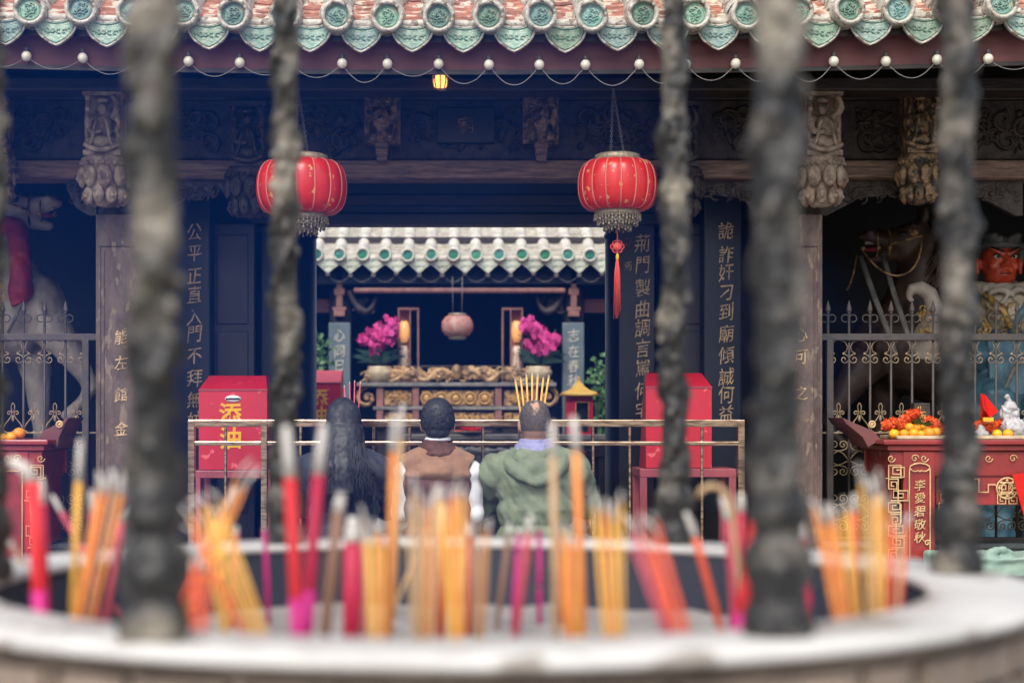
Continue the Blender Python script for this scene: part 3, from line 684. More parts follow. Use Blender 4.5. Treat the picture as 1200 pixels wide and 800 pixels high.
# ------------------------------------------------------------------ string of globe lamps on the fascia
ls = thing('light_string', 'string of white globe bulbs drooping along the maroon eave board', 'light string', (0, 8.07, Z(72,8.07)))
LY = 8.06; rr = random.Random(4)
bps = [(-28, 62), (31, 66), (97, 68), (160, 70), (221, 72), (281, 73.5), (341, 74), (401, 74.5), (454, 75), (514, 75), (573, 76), (632, 76), (686, 76), (749, 75.5), (804, 75.5), (862, 74.5), (920, 73), (977, 72), (1038, 72), (1098, 70), (1158, 69), (1218, 67)]
mb = MB()
pts = [P(x, y, LY) for x, y in bps]
for a, b in zip(pts[:-1], pts[1:]):
    dr = rr.uniform(.05, .11); mb.tube([a.lerp(b, t/12)+Vector((rr.uniform(-.002,.002), -.01*math.sin(PI*t/12), -dr*4*(t/12)*(1-t/12))) for t in range(13)], .0022, 5)
mb.build('cable', M_['wire'], ls)
b = MB(); b.ell(pts[0], (.0255,.0255,.0265), n=18, k=12); b0 = b.build('bulb', M_['bulb_white'], ls, loc=tuple(pts[0]))
s_ = MB().lathe([(.012,.02),(.014,.03),(.012,.045),(.004,.05)], pts[0], 10).build('socket', M_['iron'], b0)
for p in pts[1:]: dup(b0, b0.location+(p-pts[0]), ls)

# ------------------------------------------------------------------ lanterns
def big_lantern(px, py, w, h, Y, label, tassel=True, cap=True):
    c = P(px, py, Y); r = w/2*Y/F; hh = h/2*Y/F; u = Y/F
    t = thing('red_lantern', label, 'lantern', tuple(c), 'red silk lanterns under the eave')
    mb = MB(); n = 96; k = 18; vs = []; prof = []
    for i in range(k+1):
        a = -PI/2+PI*i/k; q = max(.56, abs(math.cos(a))**.62) if True else 1
        zz = math.sin(a)*hh; rad = r*(abs(math.cos(a))**.55*.5+.5) if abs(math.cos(a)) > .02 else r*.5
        prof.append((rad, zz))
    for rad, zz in prof:
        for j in range(n):
            a = 2*PI*j/n; g = 1-.035*abs(math.cos(a*8))**6*(rad/r); q = rad*(1-.03+.03*abs(math.sin(a*8))**.7)
            vs.append((c.x+q*math.cos(a), c.y+q*math.sin(a), c.z+zz))
    fs = [(i*n+j, i*n+(j+1) % n, (i+1)*n+(j+1) % n, (i+1)*n+j) for i in range(k) for j in range(n)]
    mb.add(vs, fs).build('silk_body', M_['lantern_red'], t)
    rb = MB()
    for j in range(16):
        a = 2*PI*j/16; rb.tube([(c.x+rad*.985*math.cos(a), c.y+rad*.985*math.sin(a), c.z+zz) for rad, zz in prof], .0035, 5)
    rb.build('rib', M_['lantern_rib'], t)
    q = MB(); q.lathe([(r*.4,hh*.9),(r*.56,hh*.98),(r*.58,hh+.004),(r*.57,hh+.028),(r*.5,hh+.034),(.02,hh+.034)], c, 40); q.build('top_cap', M_['brass_fringe'], t)
    q = MB(); q.lathe([(r*.4,-hh*.9),(r*.56,-hh*.99),(r*.575,-hh-.02),(r*.56,-hh-.03),(r*.4,-hh-.03)], c, 40)
    for tier, (rr_, z0, ln, nn) in enumerate(((.575, -hh-.022, .03, 40), (.5, -hh-.05, .028, 36), (.34, -hh-.075, .03, 24))):
        q.lathe([(r*rr_*.97, z0+.01),(r*rr_*.97, z0-.012)], c, 36, caps=False)
        for j in range(nn):
            a = 2*PI*j/nn; x, y = c.x+r*rr_*math.cos(a), c.y+r*rr_*math.sin(a); l = ln*(.72 if j % 2 else 1)
            q.tube([(x,y,c.z+z0),(x,y,c.z+z0-l)], [.0055,.003], 5); q.ell((x,y,c.z+z0-l), .007, n=6, k=5)
    q.build('bead_fringe', M_['brass_fringe'], t)
    if tassel:
        T = MB(); zc = c.z-hh
        T.tube([(c.x,c.y,zc-.03),(c.x,c.y,zc-.36)], .004, 6)
        kz = zc-.19
        T.ell((c.x,c.y,kz), (.026,.016,.024))
        for a in range(6): T.tube([(c.x+.022*math.cos(a*1.05)+.014*math.cos(b), c.y+.004, kz+.02*math.sin(a*1.05)+.014*math.sin(b)) for b in [i*PI/4 for i in range(8)]], .0035, 5, closed=True)
        T.ell((c.x,c.y,zc-.245), (.009,.009,.02), m=1)
        rr = random.Random(9)
        for i in range(46):
            a = rr.uniform(0, 6.28); q1 = rr.uniform(0, .016); T.tube([(c.x+.3*q1*math.cos(a),c.y+.3*q1*math.sin(a),zc-.255),(c.x+q1*math.cos(a),c.y+q1*math.sin(a),zc-.33),(c.x+q1*1.1*math.cos(a)+rr.uniform(-.004,.004),c.y+q1*math.sin(a),zc-rr.uniform(.48,.57))], .0022, 4)
        T.build('tassel', [M_['tassel_red'], M_['yellow_paint']], t)
    # two hanging chains
    C = MB(); top = Vector((c.x-.02, c.y+.02, Z(104, Y)))
    for s in (-1, 1):
        a = c+Vector((s*.035, 0, hh+.03)); nl = 26
        for i in range(nl):
            p0 = a.lerp(top, i/nl); p1 = a.lerp(top, (i+1.25)/nl); m_ = (p0+p1)/2; d = (p1-p0)/2; e = Vector((1,0,0)) if i % 2 else Vector((0,1,0))
            C.tube([m_+d*math.cos(b)+e*.0065*math.sin(b) for b in [q*PI/4 for q in range(8)]], .0018, 4, closed=True)
    C.build('chain', M_['wire'], t)
    return t
big_lantern(353.5, 220, 107, 62, 8.45, 'left red silk lantern, half hidden by a dark censer post', tassel=False)
big_lantern(723.5, 217.5, 93, 58, 8.45, 'right red silk lantern with a long red tassel below it')
# bulbs on the shrine eave
ls2 = thing('light_string', 'string of small white bulbs under the cream tiled eave of the shrine', 'light string', (0, 18.14, Z(317,18.14)))
Yb_ = 18.06; p0_ = P(384, 321, Yb_); b0 = MB().ell(p0_, (.027,.027,.027), n=12, k=8).build('bulb', M_['bulb_white'], ls2, loc=tuple(p0_)); mb = MB()
for i in range(13):
    if i: dup(b0, b0.location+Vector((i*26.8*Yb_/F, 0, (-.01 if i % 3 else .008))), ls2)
    q = p0_+Vector((i*26.8*Yb_/F, 0, 0)); mb.tube([q+Vector((t/8*26.8*Yb_/F, 0, -.36*(t/8)*(1-t/8))) for t in range(9)], .004, 4)
mb.build('cable', M_['wire'], ls2)
# pale lantern in the shrine hall
c = P(536, 382, 18.0); t = thing('pale_lantern', 'small faded pink paper lantern hanging over the shrine altar', 'lantern', tuple(c))
prof = [(.09,-.115),(.13,-.1),(.165,-.05),(.172,0),(.165,.05),(.13,.1),(.09,.115)]
MB().lathe(prof, c, 32).build('paper_body', M_['lantern_pale'], t); q = MB()
for j in range(12):
    a = 2*PI*j/12; q.tube([(c.x+r*math.cos(a), c.y+r*math.sin(a), c.z+z) for r, z in prof], .005, 5)
q.build('rib', M_['lantern_rib'], t); q = MB(); q.lathe([(.09,.11),(.1,.12),(.1,.14),(.02,.145)], c, 20); q.lathe([(.08,-.15),(.1,-.14),(.1,-.115)], c, 20); q.build('cap', M_['brass_fringe'], t)
q = MB()
for s in (-1, 1): q.tube([(c.x+s*.05,c.y,c.z+.14),(c.x+s*.055,c.y,c.z+.55)], .004, 5)
q.build('chain', M_['wire'], t)
# small amber lamp under the eave
c = P(516, 97, 8.5); t = thing('amber_lamp', 'tiny glowing amber lamp in a cage under the eave', 'lamp', tuple(c))
q = MB(); q.lathe([(.02,-.035),(.033,-.02),(.036,.01),(.03,.035)], c, 16); q.build('glass', M_['amber_glow'], t)
q = MB(); q.lathe([(.04,.034),(.044,.04),(.03,.055),(.008,.06)], c, 16); q.lathe([(.03,-.042),(.034,-.036),(.02,-.033)], c, 16)
for j in range(8): a = j*PI/4; q.tube([(c.x+.04*math.cos(a),c.y+.04*math.sin(a),c.z+.036),(c.x+.041*math.cos(a),c.y+.041*math.sin(a),c.z),(c.x+.03*math.cos(a),c.y+.03*math.sin(a),c.z-.036)], .003, 5)
q.tube([(c.x,c.y,c.z+.05),(c.x,c.y,Z(84,8.5)+.1)], .004, 5); q.build('cage', M_['carved_gilt'], t)

# ------------------------------------------------------------------ donation boxes
def donation_box(px0, px1, pyt, pyf, pyb, Y, d, label, chars, cpx, cpys, csize, stand=None, slot=True, top_mat='red_paint', indent=6):
    x0, x1 = X(px0,Y), X(px1,Y); zt, zf, zb = Z(pyt,Y), Z(pyf,Y), Z(pyb,Y); i_ = indent*Y/F
    t = thing('donation_box', label, 'donation box', ((x0+x1)/2, Y+d/2, zb), 'red donation boxes')
    mb = MB()
    vs = [(x0,Y,zb),(x1,Y,zb),(x1,Y+d,zb),(x0,Y+d,zb),(x0,Y,zf),(x1,Y,zf),(x1-i_,Y+d*.55,zt),(x0+i_,Y+d*.55,zt),(x1-i_,Y+d,zt),(x0+i_,Y+d,zt)]
    mb.add(vs, [(0,3,2,1),(0,1,5,4),(4,5,6,7),(7,6,8,9),(2,3,9,8)], 0, False)
    mb.add([vs[k] for k in (1,2,8,6,5)], [(0,1,2,3,4)], 0, False); mb.add([vs[k] for k in (0,4,7,9,3)], [(0,1,2,3,4)], 0, False)
    mb.f = [f for f in mb.f]; mb.m[2] = 1
    mb.build('body', [M_['red_paint'], M_[top_mat]], t)
    q = MB(); q.box(x0-.003, x1+.003, Y-.006, Y+.004, zf-.006, zf+.001); q.build('lid_edge', M_['pink_stand'], t)
    if slot:
        sx = X((px0+px1)/2,Y); sz = Z(pyf+11,Y); q = MB(); q.lathe([(.001,.006),(.042,.006),(.046,0)], (sx,Y,sz), 24, sy=.42, M=Matrix.Rotation(R(90),3,'X')); q.build('slot_plate', M_['shirt_white'], t)
        MB().box(sx-.04, sx+.04, Y-.0085, Y-.001, sz-.005, sz+.004).build('slot', M_['ink'], t)
    if chars:
        q = MB(); text(q, chars, [P(cpx, y, Y) for y in cpys], csize, slant=.02, bold=1); q = q.build('lettering', M_['yellow_paint'], t)
    if stand:
        s = thing('box_stand', stand[4], 'stand', ((x0+x1)/2, Y+d/2, FZ), 'stands under the donation boxes')
        a0, a1 = X(stand[0],Y), X(stand[1],Y); th = stand[3]*Y/F; zt_ = zb-.004
        MB().box(a0, a1, Y-.03, Y+d+.03, zt_-th, zt_).build('top_frame', M_['pink_stand'], s, bevel=.004)
        for xx in (a0, a1-th*.9):
            for yy in (Y-.028, Y+d): MB().box(xx+.001, xx+th*.9-.001, yy, yy+.028, FZ, zt_-th+.002).build('leg', M_['pink_stand'], s, bevel=.003)
        MB().box(a0+.01, a1-.01, Y-.02, Y-.004, FZ+.25, FZ+.28).build('stretcher', M_['pink_stand'], s)
    return t
donation_box(233, 313, 439, 456, 550, 9.0, .34, 'red donation box with yellow lettering on the left side', '添油', 270, [484.5, 513], .128, (228, 318, 0, 9, 'dull red stand under the left donation box'))
donation_box(757, 834, 436, 453, 548, 9.0, .34, 'plain red donation box on a stand, behind the right dark post', '', 0, [], .1, (749, 862, 0, 10, 'wide dull red stand under the right donation box'), slot=False)
donation_box(330, 399, 433, 448, 540, 13.9, .36, 'farther red donation box with top painted sunlit pink beside the doorway column', '添油', 373, [466, 486], .165, None, top_mat='red_paint_top_lit', indent=0)
t = thing('side_cabinet', 'low black cabinet under the farther donation box', 'cabinet', (X(365,13.9), 14.1, .1))
MB().box(X(325,13.9), X(404,13.9), 13.85, 14.3, .1, Z(540.4,13.9)).build('carcass', M_['dark_wood'], t, bevel=.008)
MB().box(X(330,13.9), X(399,13.9), 13.835, 13.853, .2, Z(548,13.9)).build('cabinet_door', M_['door_leaf'], t, bevel=.004)

# ------------------------------------------------------------------ offering table behind the steel rail
Y = 14.4; FZo = FZ; FZ = .1
t = thing('offering_table', 'long black offering table behind the steel railing', 'table', (X(590,Y), Y+.3, FZ))
MB().box(X(470,Y), X(718,Y), Y, Y+.5, Z(516,Y), Z(509,Y)).build('table_top', M_['cloth_grey'], t, bevel=.01)
MB().box(X(480,Y), X(710,Y), Y+.03, Y+.47, Z(536,Y), Z(516.3,Y)).build('apron', M_['dark_wood'], t, bevel=.01)
for x in (X(482,Y), X(704,Y)-.01):
    for y in (Y+.04, Y+.4): MB().box(x, x+.06, y, y+.06, FZ, Z(535.8,Y)).build('leg', M_['dark_wood'], t, bevel=.005)
mb = MB(); carving(mb, X(485,Y), X(705,Y), Z(534,Y), Z(518,Y), Y+.028, 50, .012, .04, 77); mb.build('carved_frieze', M_['carved_wood'], t)
# dish with red packets
c = P(552, 508.6, 14.55); t = thing('offering_dish', 'shallow white dish heaped with red packets on the black table', 'dish', tuple(c))
MB().lathe([(.08,0),(.18,.018),(.19,.03),(.17,.026),(.05,.01)], c, 28).build('dish', M_['ceramic'], t)
mb = MB(); rr = random.Random(2)
for i in range(16):
    M = Matrix.Rotation(rr.uniform(0,3), 3, 'Z') @ Matrix.Rotation(rr.uniform(-.4,.4), 3, 'X')
    q = MB().cbox((0,0,0), (.07,.035,.012)); mb.join(q, M, c+Vector((rr.uniform(-.13,.13), rr.uniform(-.1,.1), .028+.0025*i)))
mb.build('red_packets', M_['red_foil'], t)
# stone incense trough under it
Y = 14.0; c = P(575, 575, Y); t = thing('stone_trough', 'low weathered stone incense trough below the black table', 'trough', (c.x, Y, FZ))
mb = MB(); mb.lathe([(.2,FZ),(.26,FZ+.1),(.18,FZ+.25),(.26,FZ+.5),(.34,Z(548,Y)),(.36,Z(526,Y)),(.3,Z(525,Y)),(.24,Z(532,Y))], (c.x,Y,0), 28, sx=1.0, sy=.6)
f_ = fuse(mb, .016, 1, .018, 14); f_.build('basin', M_['rough_stone'], t)
mb = MB(); carving(mb, c.x-.22, c.x+.2, Z(590,Y), Z(550,Y), Y-.16, 24, .02, .05, 15, depth=.03); mb.build('stone_relief', M_['rough_stone'], t)
# red toy pavilion lantern
Y = 14.5; u = Y/F; c = P(680, 508.8, Y); t = thing('pavilion_lamp', 'little red pavilion lamp with yellow curled roof on the black table', 'lamp', tuple(c))
w_ = 16.5*u; z1 = Z(463,Y)
mb = MB()
mb.box(c.x-w_, c.x+w_, Y+.05, Y+.07+2*w_, c.z, c.z+.02)
for s0, s1 in ((-1, -.28), (.62, 1)): mb.box(c.x+s0*w_*.95, c.x+s1*w_*.95, Y+.06, Y+.07, c.z+.02, z1)
mb.box(c.x-.28*w_, c.x+.62*w_, Y+.06, Y+.07, Z(471,Y), z1); mb.box(c.x-w_*.95, c.x+w_*.95, Y+.06+1.9*w_, Y+.07+1.9*w_, c.z+.02, z1)
for s in (-1, 1): mb.box(*sorted((c.x+s*w_*.95, c.x+s*w_*.88)), Y+.0705, Y+.06+1.899*w_, c.z+.02, z1)
mb.build('body', M_['red_paint'], t)
mb = MB(); x0, x1, z0, zt = c.x-.28*w_, c.x+.62*w_, c.z+.02, Z(471,Y)
mb.tube([(x0,Y+.055,z0),(x0,Y+.055,zt),(x1,Y+.055,zt),(x1,Y+.055,z0)], .005, 6); mb.build('door_frame', M_['gold_paint'], t)
MB().box(x0+.002, x1-.002, Y+.1, Y+.104, z0, zt).build('opening_shade', M_['ink'], t)  # black sheet painting the shade inside the doorway
mb = MB(); cy = Y+.06+w_
rings = []
for q, z in ((26, 463.5), (21, 460), (14, 456.5), (7.5, 452), (3.5, 447.5), (2, 446)):
    ring = []
    for j in range(32):
        a = 2*PI*j/32; sqr = 1/max(abs(math.cos(a)), abs(math.sin(a))); k = (sqr-1)/.414
        ring.append((c.x+q*u*sqr*math.cos(a)*.86, cy+q*u*sqr*math.sin(a)*.86, Z(z,Y)+(.014*k**2 if q > 20 else 0)))
    rings.append(ring)
vs = [p for r_ in rings for p in r_]; mb.add(vs, [(i*32+j, i*32+(j+1) % 32, (i+1)*32+(j+1) % 32, (i+1)*32+j) for i in range(5) for j in range(32)]+[tuple(range(31,-1,-1)), tuple(5*32+j for j in range(32))])
mb.ell((c.x,cy,Z(446,Y)), (.02,.02,.014)); mb.ell((c.x,cy,Z(442.5,Y)), (.013,.013,.017))
for a in range(4):
    d = Vector((math.cos(PI/4+a*PI/2), math.sin(PI/4+a*PI/2), 0)); mb.tube([Vector((c.x,cy,Z(448,Y)))+d*.02, Vector((c.x,cy,Z(457,Y)))+d*.08, Vector((c.x,cy,Z(462.5,Y)))+d*.155, Vector((c.x,cy,Z(459,Y)))+d*.17], .005, 6)
mb.build('roof', M_['roof_yellow'], t)

FZ = FZo
# ------------------------------------------------------------------ shrine altar
Y = 18.0; u = Y/F
al = thing('carved_altar', 'long gilded altar table with carved dragon crest in the shrine hall', 'altar', (X(535,Y), Y+.4, .55))
def ab(name, px0, px1, py0, py1, y0, y1, mat, bev=.006): return MB().box(X(px0,Y), X(px1,Y), Y+y0, Y+y1, Z(py1,Y), Z(py0,Y)).build(name, M_[mat], al, bevel=bev)
ab('table_top', 418, 652, 448, 452.5, 0, .8, 'cloth_grey'); ab('lower_shelf', 437, 632, 476, 480, .02, .75, 'cloth_grey')
ab('carcass', 441, 628, 452.8, 610, .1, .7, 'dark_wood')
for a, b in ((450, 482), (494, 579), (591, 622)): ab('gilt_panel', a, b, 457, 475, .06, .09, 'carved_gilt'); ab('gilt_panel', a, b, 483, 498, .06, .09, 'carved_gilt')
for a in (441, 483, 580, 623): ab('pillar', a, a+8, 452.8, 500, .03, .1, 'pink_wood')
mb = MB()
for i in range(5):
    c = P(500+i*17, 466.5, Y+.05); mb.tube([(c.x+.062*math.cos(a*PI/9), c.y, c.z+.062*math.sin(a*PI/9)) for a in range(18)], .012, 6, closed=True); mb.ell((c.x,c.y,c.z), (.04,.015,.04))
carving(mb, X(451,Y), X(481,Y), Z(474,Y), Z(458,Y), Y+.05, 16, .02, .05, 3); carving(mb, X(592,Y), X(621,Y), Z(474,Y), Z(458,Y), Y+.05, 16, .02, .05, 4)
carving(mb, X(451,Y), X(621,Y), Z(497,Y), Z(484,Y), Y+.05, 60, .02, .05, 5)
mb.build('gilt_relief', M_['gold_paint'], al)
mb = MB()
for s in (-1, 1):
    ctr = P(535, 439, Y+.06); pts = []
    for i in range(60):
        q = i/59; pts.append((ctr.x+s*(.08+q*1.0), ctr.y, ctr.z+.055*math.sin(q*17)*(1-.3*q)-.04*q))
    mb.tube(pts, [.038*(1-.65*i/59) for i in range(60)], 7)
    carving(mb, min(ctr.x, ctr.x+s*1.08), max(ctr.x, ctr.x+s*1.08), Z(447.5,Y), Z(428,Y), Y+.06, 150, .035, .08, 40+s, depth=.035)
mb.ell(P(535,436,Y+.05), (.06,.04,.09)); mb.build('dragon_crest', M_['crest_gilt'], al)
ab('crest_rail', 470, 600, 428, 430.5, .1, .13, 'dark_wood')
for s in (-1, 1):
    c = P(536+s*(-1)*(536-430) if s > 0 else 642, 466, Y+.08); mb = MB(); mb.tube(spiral(c.x, c.z, c.y, .12, PI/2, s*1.3, 24), .025, 7); mb.ell((c.x,c.y,c.z), .035); mb.build('scroll_end', M_['carved_gilt'], al)
# lamp cases
for px, lb in ((479, 'tall glazed lamp case left of the hanging pale lantern'), (600, 'tall glazed lamp case right of the hanging pale lantern')):
    c = P(px, 432, 18.35); t = thing('lamp_case', lb, 'lamp case', tuple(c), 'glazed lamp cases on the altar'); Yc = 18.2; w_ = 12.3*u; zt = Z(361,Yc); zb = Z(448,18.2)
    mb = MB()
    for sx in (-1, 1):
        for yy in (Yc, Yc+.2): mb.box(*sorted((c.x+sx*w_, c.x+sx*(w_-.016))), yy, yy+.016, zb, zt)
    for z in (zb, zt-.016): mb.box(c.x-w_-.002, c.x+w_+.002, Yc-.002, Yc+.22, z, z+.02)
    s2 = 1 if px < 540 else -1
    MB().box(*sorted((c.x-s2*(w_-.02), c.x+s2*.014)), Yc+.195, Yc+.205, zb+.02, zt-.018).build('case_panel', M_['case_panel'], t)
    mb.box(c.x+s2*.02-.006, c.x+s2*.02+.006, Yc-.001, Yc+.012, zb, zt); mb.build('case_frame', M_['pink_wood'], t)
    mb = MB(); lx = c.x-s2*.05; mb.lathe([(.06,zb+.02),(.068,zb+.1),(.045,zb+.14),(.058,zb+.22),(.045,zb+.3),(.058,zb+.36),(.03,zb+.42)], (lx,Yc+.1,0), 16); mb.build('lamp_stem', M_['case_glass'], t)
    mb = MB(); mb.lathe([(.03,zb+.46),(.055,zb+.52),(.062,zb+.6),(.05,zb+.68),(.03,zb+.7)], (lx,Yc+.1,0), 16); mb.build('lamp_flame', M_['case_glow'], t)
# orchids
def orchid_pot(px, py, Y, w, h, label, seed):
    rr = random.Random(seed); u = Y/F; base = P(px, 448, Y); t = thing('orchid_pot', label, 'potted orchid', tuple(base), 'magenta orchids on the altar')
    MB().lathe([(.09,0),(.12,.02),(.15,.09),(.155,.13),(.13,.16),(.14,.18),(.11,.17)], base, 24).build('pot', M_['ceramic'], t)
    lf = MB(); fl = MB()
    for i in range(26):
        a = rr.uniform(0, 6.28); l = rr.uniform(.15, .34); p0 = base+Vector((0,0,.2)); p1 = p0+Vector((math.cos(a)*l, math.sin(a)*l*.6, rr.uniform(.02,.2)))
        m_ = (p0+p1)/2+Vector((0,0,.07)); d = (p1-p0).normalized(); s = Vector((0,0,1)).cross(d).normalized()*.035
        lf.add([p0-s*.4, p0+s*.4, m_+s, p1, m_-s], [(0,1,2,3,4)], 0, False)
    cz = Z(py,Y)
    for i in range(10):
        a = rr.uniform(-1, 1); lf.tube(bez(base+Vector((0,0,.2)), base+Vector((a*.1,0,.4)), Vector((base.x+a*.2,Y,cz)), Vector((base.x+a*.3,Y-.05,cz+rr.uniform(-.1,.15))), 8), .005, 4)
    sprays = [(rr.uniform(-.6,.6), rr.uniform(-.55,.6), rr.uniform(.42,.6)) for _ in range(7)]+[(.85*(1 if px > 540 else -1), -.1, .22), (-.7*(1 if px > 540 else -1), .55, .25)]
    for i in range(270):
        while True:
            a, b, q = rr.uniform(-1,1), rr.uniform(-1,1), rr.uniform(-1,1)
            if a*a+b*b+q*q < 1: break
        sx_, sy_, sr_ = sprays[i % 9]; a, b = sx_+a*sr_, sy_+b*sr_
        p = Vector((base.x+a*w/2*u, Y-.02+q*.16, cz+b*h/2*u)); rot = Matrix.Rotation(rr.uniform(-.7,.7), 3, 'X') @ Matrix.Rotation(rr.uniform(-.8,.8), 3, 'Z') @ Matrix.Rotation(rr.uniform(0,6), 3, 'Y')
        s = rr.uniform(.026, .042)
        for k in range(5):
            an = k*2*PI/5; d = Vector((math.cos(an),0,math.sin(an))); e = Vector((-d.z,0,d.x))
            fl.add([p+rot @ v for v in (Vector((0,0,0)), d*s*.6-e*s*.42-Vector((0,.008,0)), d*s*1.15, d*s*.6+e*s*.42-Vector((0,.008,0)))], [(0,1,2,3)], 0, False)
        fl.ell(p-Vector((0,.01,0)), .008, m=1, n=5, k=4)
    lf.build('leaves', M_['leaf_dark'], t); fl.build('blossoms', [M_['orchid'], M_['stick_magenta']], t)
orchid_pot(445, 395, 18.12, 46, 56, 'magenta orchids in a cream pot at the left end of the altar', 1)
orchid_pot(631, 395, 18.12, 46, 50, 'magenta orchids in a cream pot at the right end of the altar', 2)
def bush(px, py, Y, w, h, label, seed, pot):
    rr = random.Random(seed); u = Y/F; c = P(px, py, Y); t = thing('potted_plant', label, 'plant', (c.x, Y, pot), 'green potted plants beside the shrine columns')
    mb = MB()
    for i in range(170):
        p = c+Vector((rr.gauss(0,.35)*w*u/1.4, rr.gauss(0,.1), rr.gauss(0,.38)*h*u/1.4)); rot = Matrix.Rotation(rr.uniform(-1.2,.6),3,'X') @ Matrix.Rotation(rr.uniform(-1,1),3,'Z') @ Matrix.Rotation(rr.uniform(0,6),3,'Y'); s = rr.uniform(.05,.085)
        mb.add([p+rot @ (Vector(v)*s) for v in ((0,0,0),(.35,-.1,.4),(.3,-.12,.8),(0,0,1.15),(-.3,-.12,.8),(-.35,-.1,.4))], [(0,1,2,3,4,5)], 0, False)
    for i in range(12): mb.tube(bez((c.x,Y,pot+.3),(c.x+rr.uniform(-.1,.1),Y,c.z-.4),(c.x+rr.uniform(-.2,.2),Y,c.z-.1),(c.x+rr.uniform(-.3,.3)*w*u,Y,c.z+rr.uniform(-.3,.4)*h*u),8), .008, 4)
    mb.build('foliage', M_['leaf'], t); MB().lathe([(.15,0),(.2,.15),(.22,.32),(.18,.32)], (c.x,Y,pot), 20).build('pot', M_['terracotta'], t)
bush(372, 418, 17.2, 26, 50, 'green plant half hidden behind the doorway, left of the altar', 5, .1)
bush(707, 455, 17.2, 34, 62, 'green leafy plant right of the little red pavilion lamp', 6, .1)
# ------------------------------------------------------------------ red altar tables with offerings
FRET = [(0,0),(1,0),(1,1),(.15,1),(.15,.3),(.72,.3),(.72,.72),(.42,.72)]
def fret(mb, x, z, w, h, Y, flip=(1,1), th=.0045):
    pts = [(x+(p[0] if flip[0] > 0 else 1-p[0])*w, Y, z+(p[1] if flip[1] > 0 else 1-p[1])*h) for p in FRET]; mb.tube(pts, th, 4, 0, False)
def red_table(x0, x1, sgn, label, text_chars=None, wing=.17):
    """table whose inner end is at x0 (sgn=+1: runs to the right)"""
    Y = 8.5; u = Y/F; zt = Z(515,Y); t = thing('red_altar_table', label, 'altar table', ((x0+x1)/2, Y+.3, FZ), 'red altar tables')
    def bx(name, a, b, y0, y1, z0, z1, mat='red_table', bev=.006):
        xa, xb = x0+sgn*a, x0+sgn*b; return MB().box(min(xa,xb), max(xa,xb), Y+y0, Y+y1, z0, z1).build(name, M_[mat], t, bevel=bev)
    L = abs(x1-x0)
    bx('table_top', -.01, L+.01, -.02, .62, Z(521,Y), zt); bx('top_moulding', .015, L-.015, 0, .6, Z(528,Y), Z(521.3,Y)); bx('apron', .03, L-.03, .02, .05, Z(558,Y), Z(528.3,Y))
    bx('rear_apron', .03, L-.03, .55, .58, Z(558,Y), Z(528.3,Y))
    bx('leg', .1, .27, .012, .06, FZ, Z(528.5,Y)); bx('leg', L-.27, L-.1, .012, .06, FZ, Z(528.5,Y)); bx('leg', .1, .2, .5, .56, FZ, Z(528.5,Y)); bx('leg', L-.2, L-.1, .5, .56, FZ, Z(528.5,Y))
    bx('side_panel', .045, .065, .07, .5, Z(640,Y), Z(528.5,Y))
    g = MB(); yf = Y+.004
    # tall cartouche on the leg
    def pt(a, py): return (x0+sgn*a, yf-.002, Z(py,Y))
    g.tube([pt(.13,552), pt(.135,546), pt(.155,543.5), pt(.185,542.5), pt(.215,543.5), pt(.235,546), pt(.24,552), pt(.24,655), pt(.13,655)], .004, 5, closed=True)
    g.tube(bez(pt(.135,549), pt(.16,556), pt(.18,548), pt(.185,553))+bez(pt(.185,553), pt(.19,548), pt(.21,556), pt(.235,549)), .003, 5)
    g.tube(spiral(x0+sgn*.225, Z(636,Y), yf-.002, .018, 0, 1.2), .004, 5)
    g.build('gilt_cartouche', M_['table_gold'], t); g = MB()
    # key frets left of the leg, on the apron and beyond
    rr = random.Random(3)
    for i in range(8):
        z = Z(655,Y)+i*.062; w_ = .05+.02*(i % 3); xx = x0+sgn*(.02+.012*(i % 2)); xx = xx if sgn > 0 else xx-w_
        fret(g, xx, z, w_, .052, yf+.02 if i > 20 else yf-.001, (1 if i % 2 else -1, 1 if i % 3 else -1))
    g.tube([pt(.005,560),pt(.02,560),pt(.02,545),pt(.085,545),pt(.085,560),pt(.07,560),pt(.07,590),pt(.085,590),pt(.085,612),pt(.06,612),pt(.06,650)], .004, 4, 0, False)
    for a in (.035, .16, .21, .55, .68, .8):
        g.tube(spiral(x0+sgn*a, Z(537,Y), yf+.004, .022, 0, 1.3*(-1)**int(a*100)), .0028, 5)
    for i, a in enumerate((.29, .36, .6, .66)):
        z = Z(600 if i < 2 else 590,Y); xx = x0+sgn*a; xx = xx if sgn > 0 else xx-.06
        fret(g, xx, z+.062, .06, .05, yf+.012, (1,1 if i % 2 else -1)); fret(g, xx, z, .05, .05, yf+.012, (-1, -1))
    g.build('gilt_key_fret', M_['table_gold'], t); g = MB()
    cx, cz = x0+sgn*.65, Z(572,Y)
    for r in (.055, .03): g.tube([(cx+r*math.cos(a*PI/12), yf+.01, cz+r*math.sin(a*PI/12)) for a in range(24)], .005, 5, closed=True)
    for a in range(8): g.ell((cx+.042*math.cos(a*PI/4), yf+.01, cz+.042*math.sin(a*PI/4)), .008, n=6, k=5)
    g.tube([(cx-sgn*.06,yf+.01,cz+.02),(cx-sgn*.1,yf+.01,cz+.02),(cx-sgn*.1,yf+.01,cz-.02),(cx-sgn*.15,yf+.01,cz-.02),(cx-sgn*.15,yf+.01,cz+.05),(cx-sgn*.2,yf+.01,cz+.05)], .005, 4, 0, False)
    g.build('gilt_medallion', M_['table_gold'], t)
    bx('medallion_board', .28, .76, .03, .045, Z(592,Y), Z(558.2,Y), 'red_table')
    if text_chars:
        q = MB(); text(q, text_chars, [(x0+sgn*.185, yf-.003, Z(p,Y)) for p in (568, 583, 598.5, 614, 629)], .062); q.build('inscription', M_['table_gold'], t)
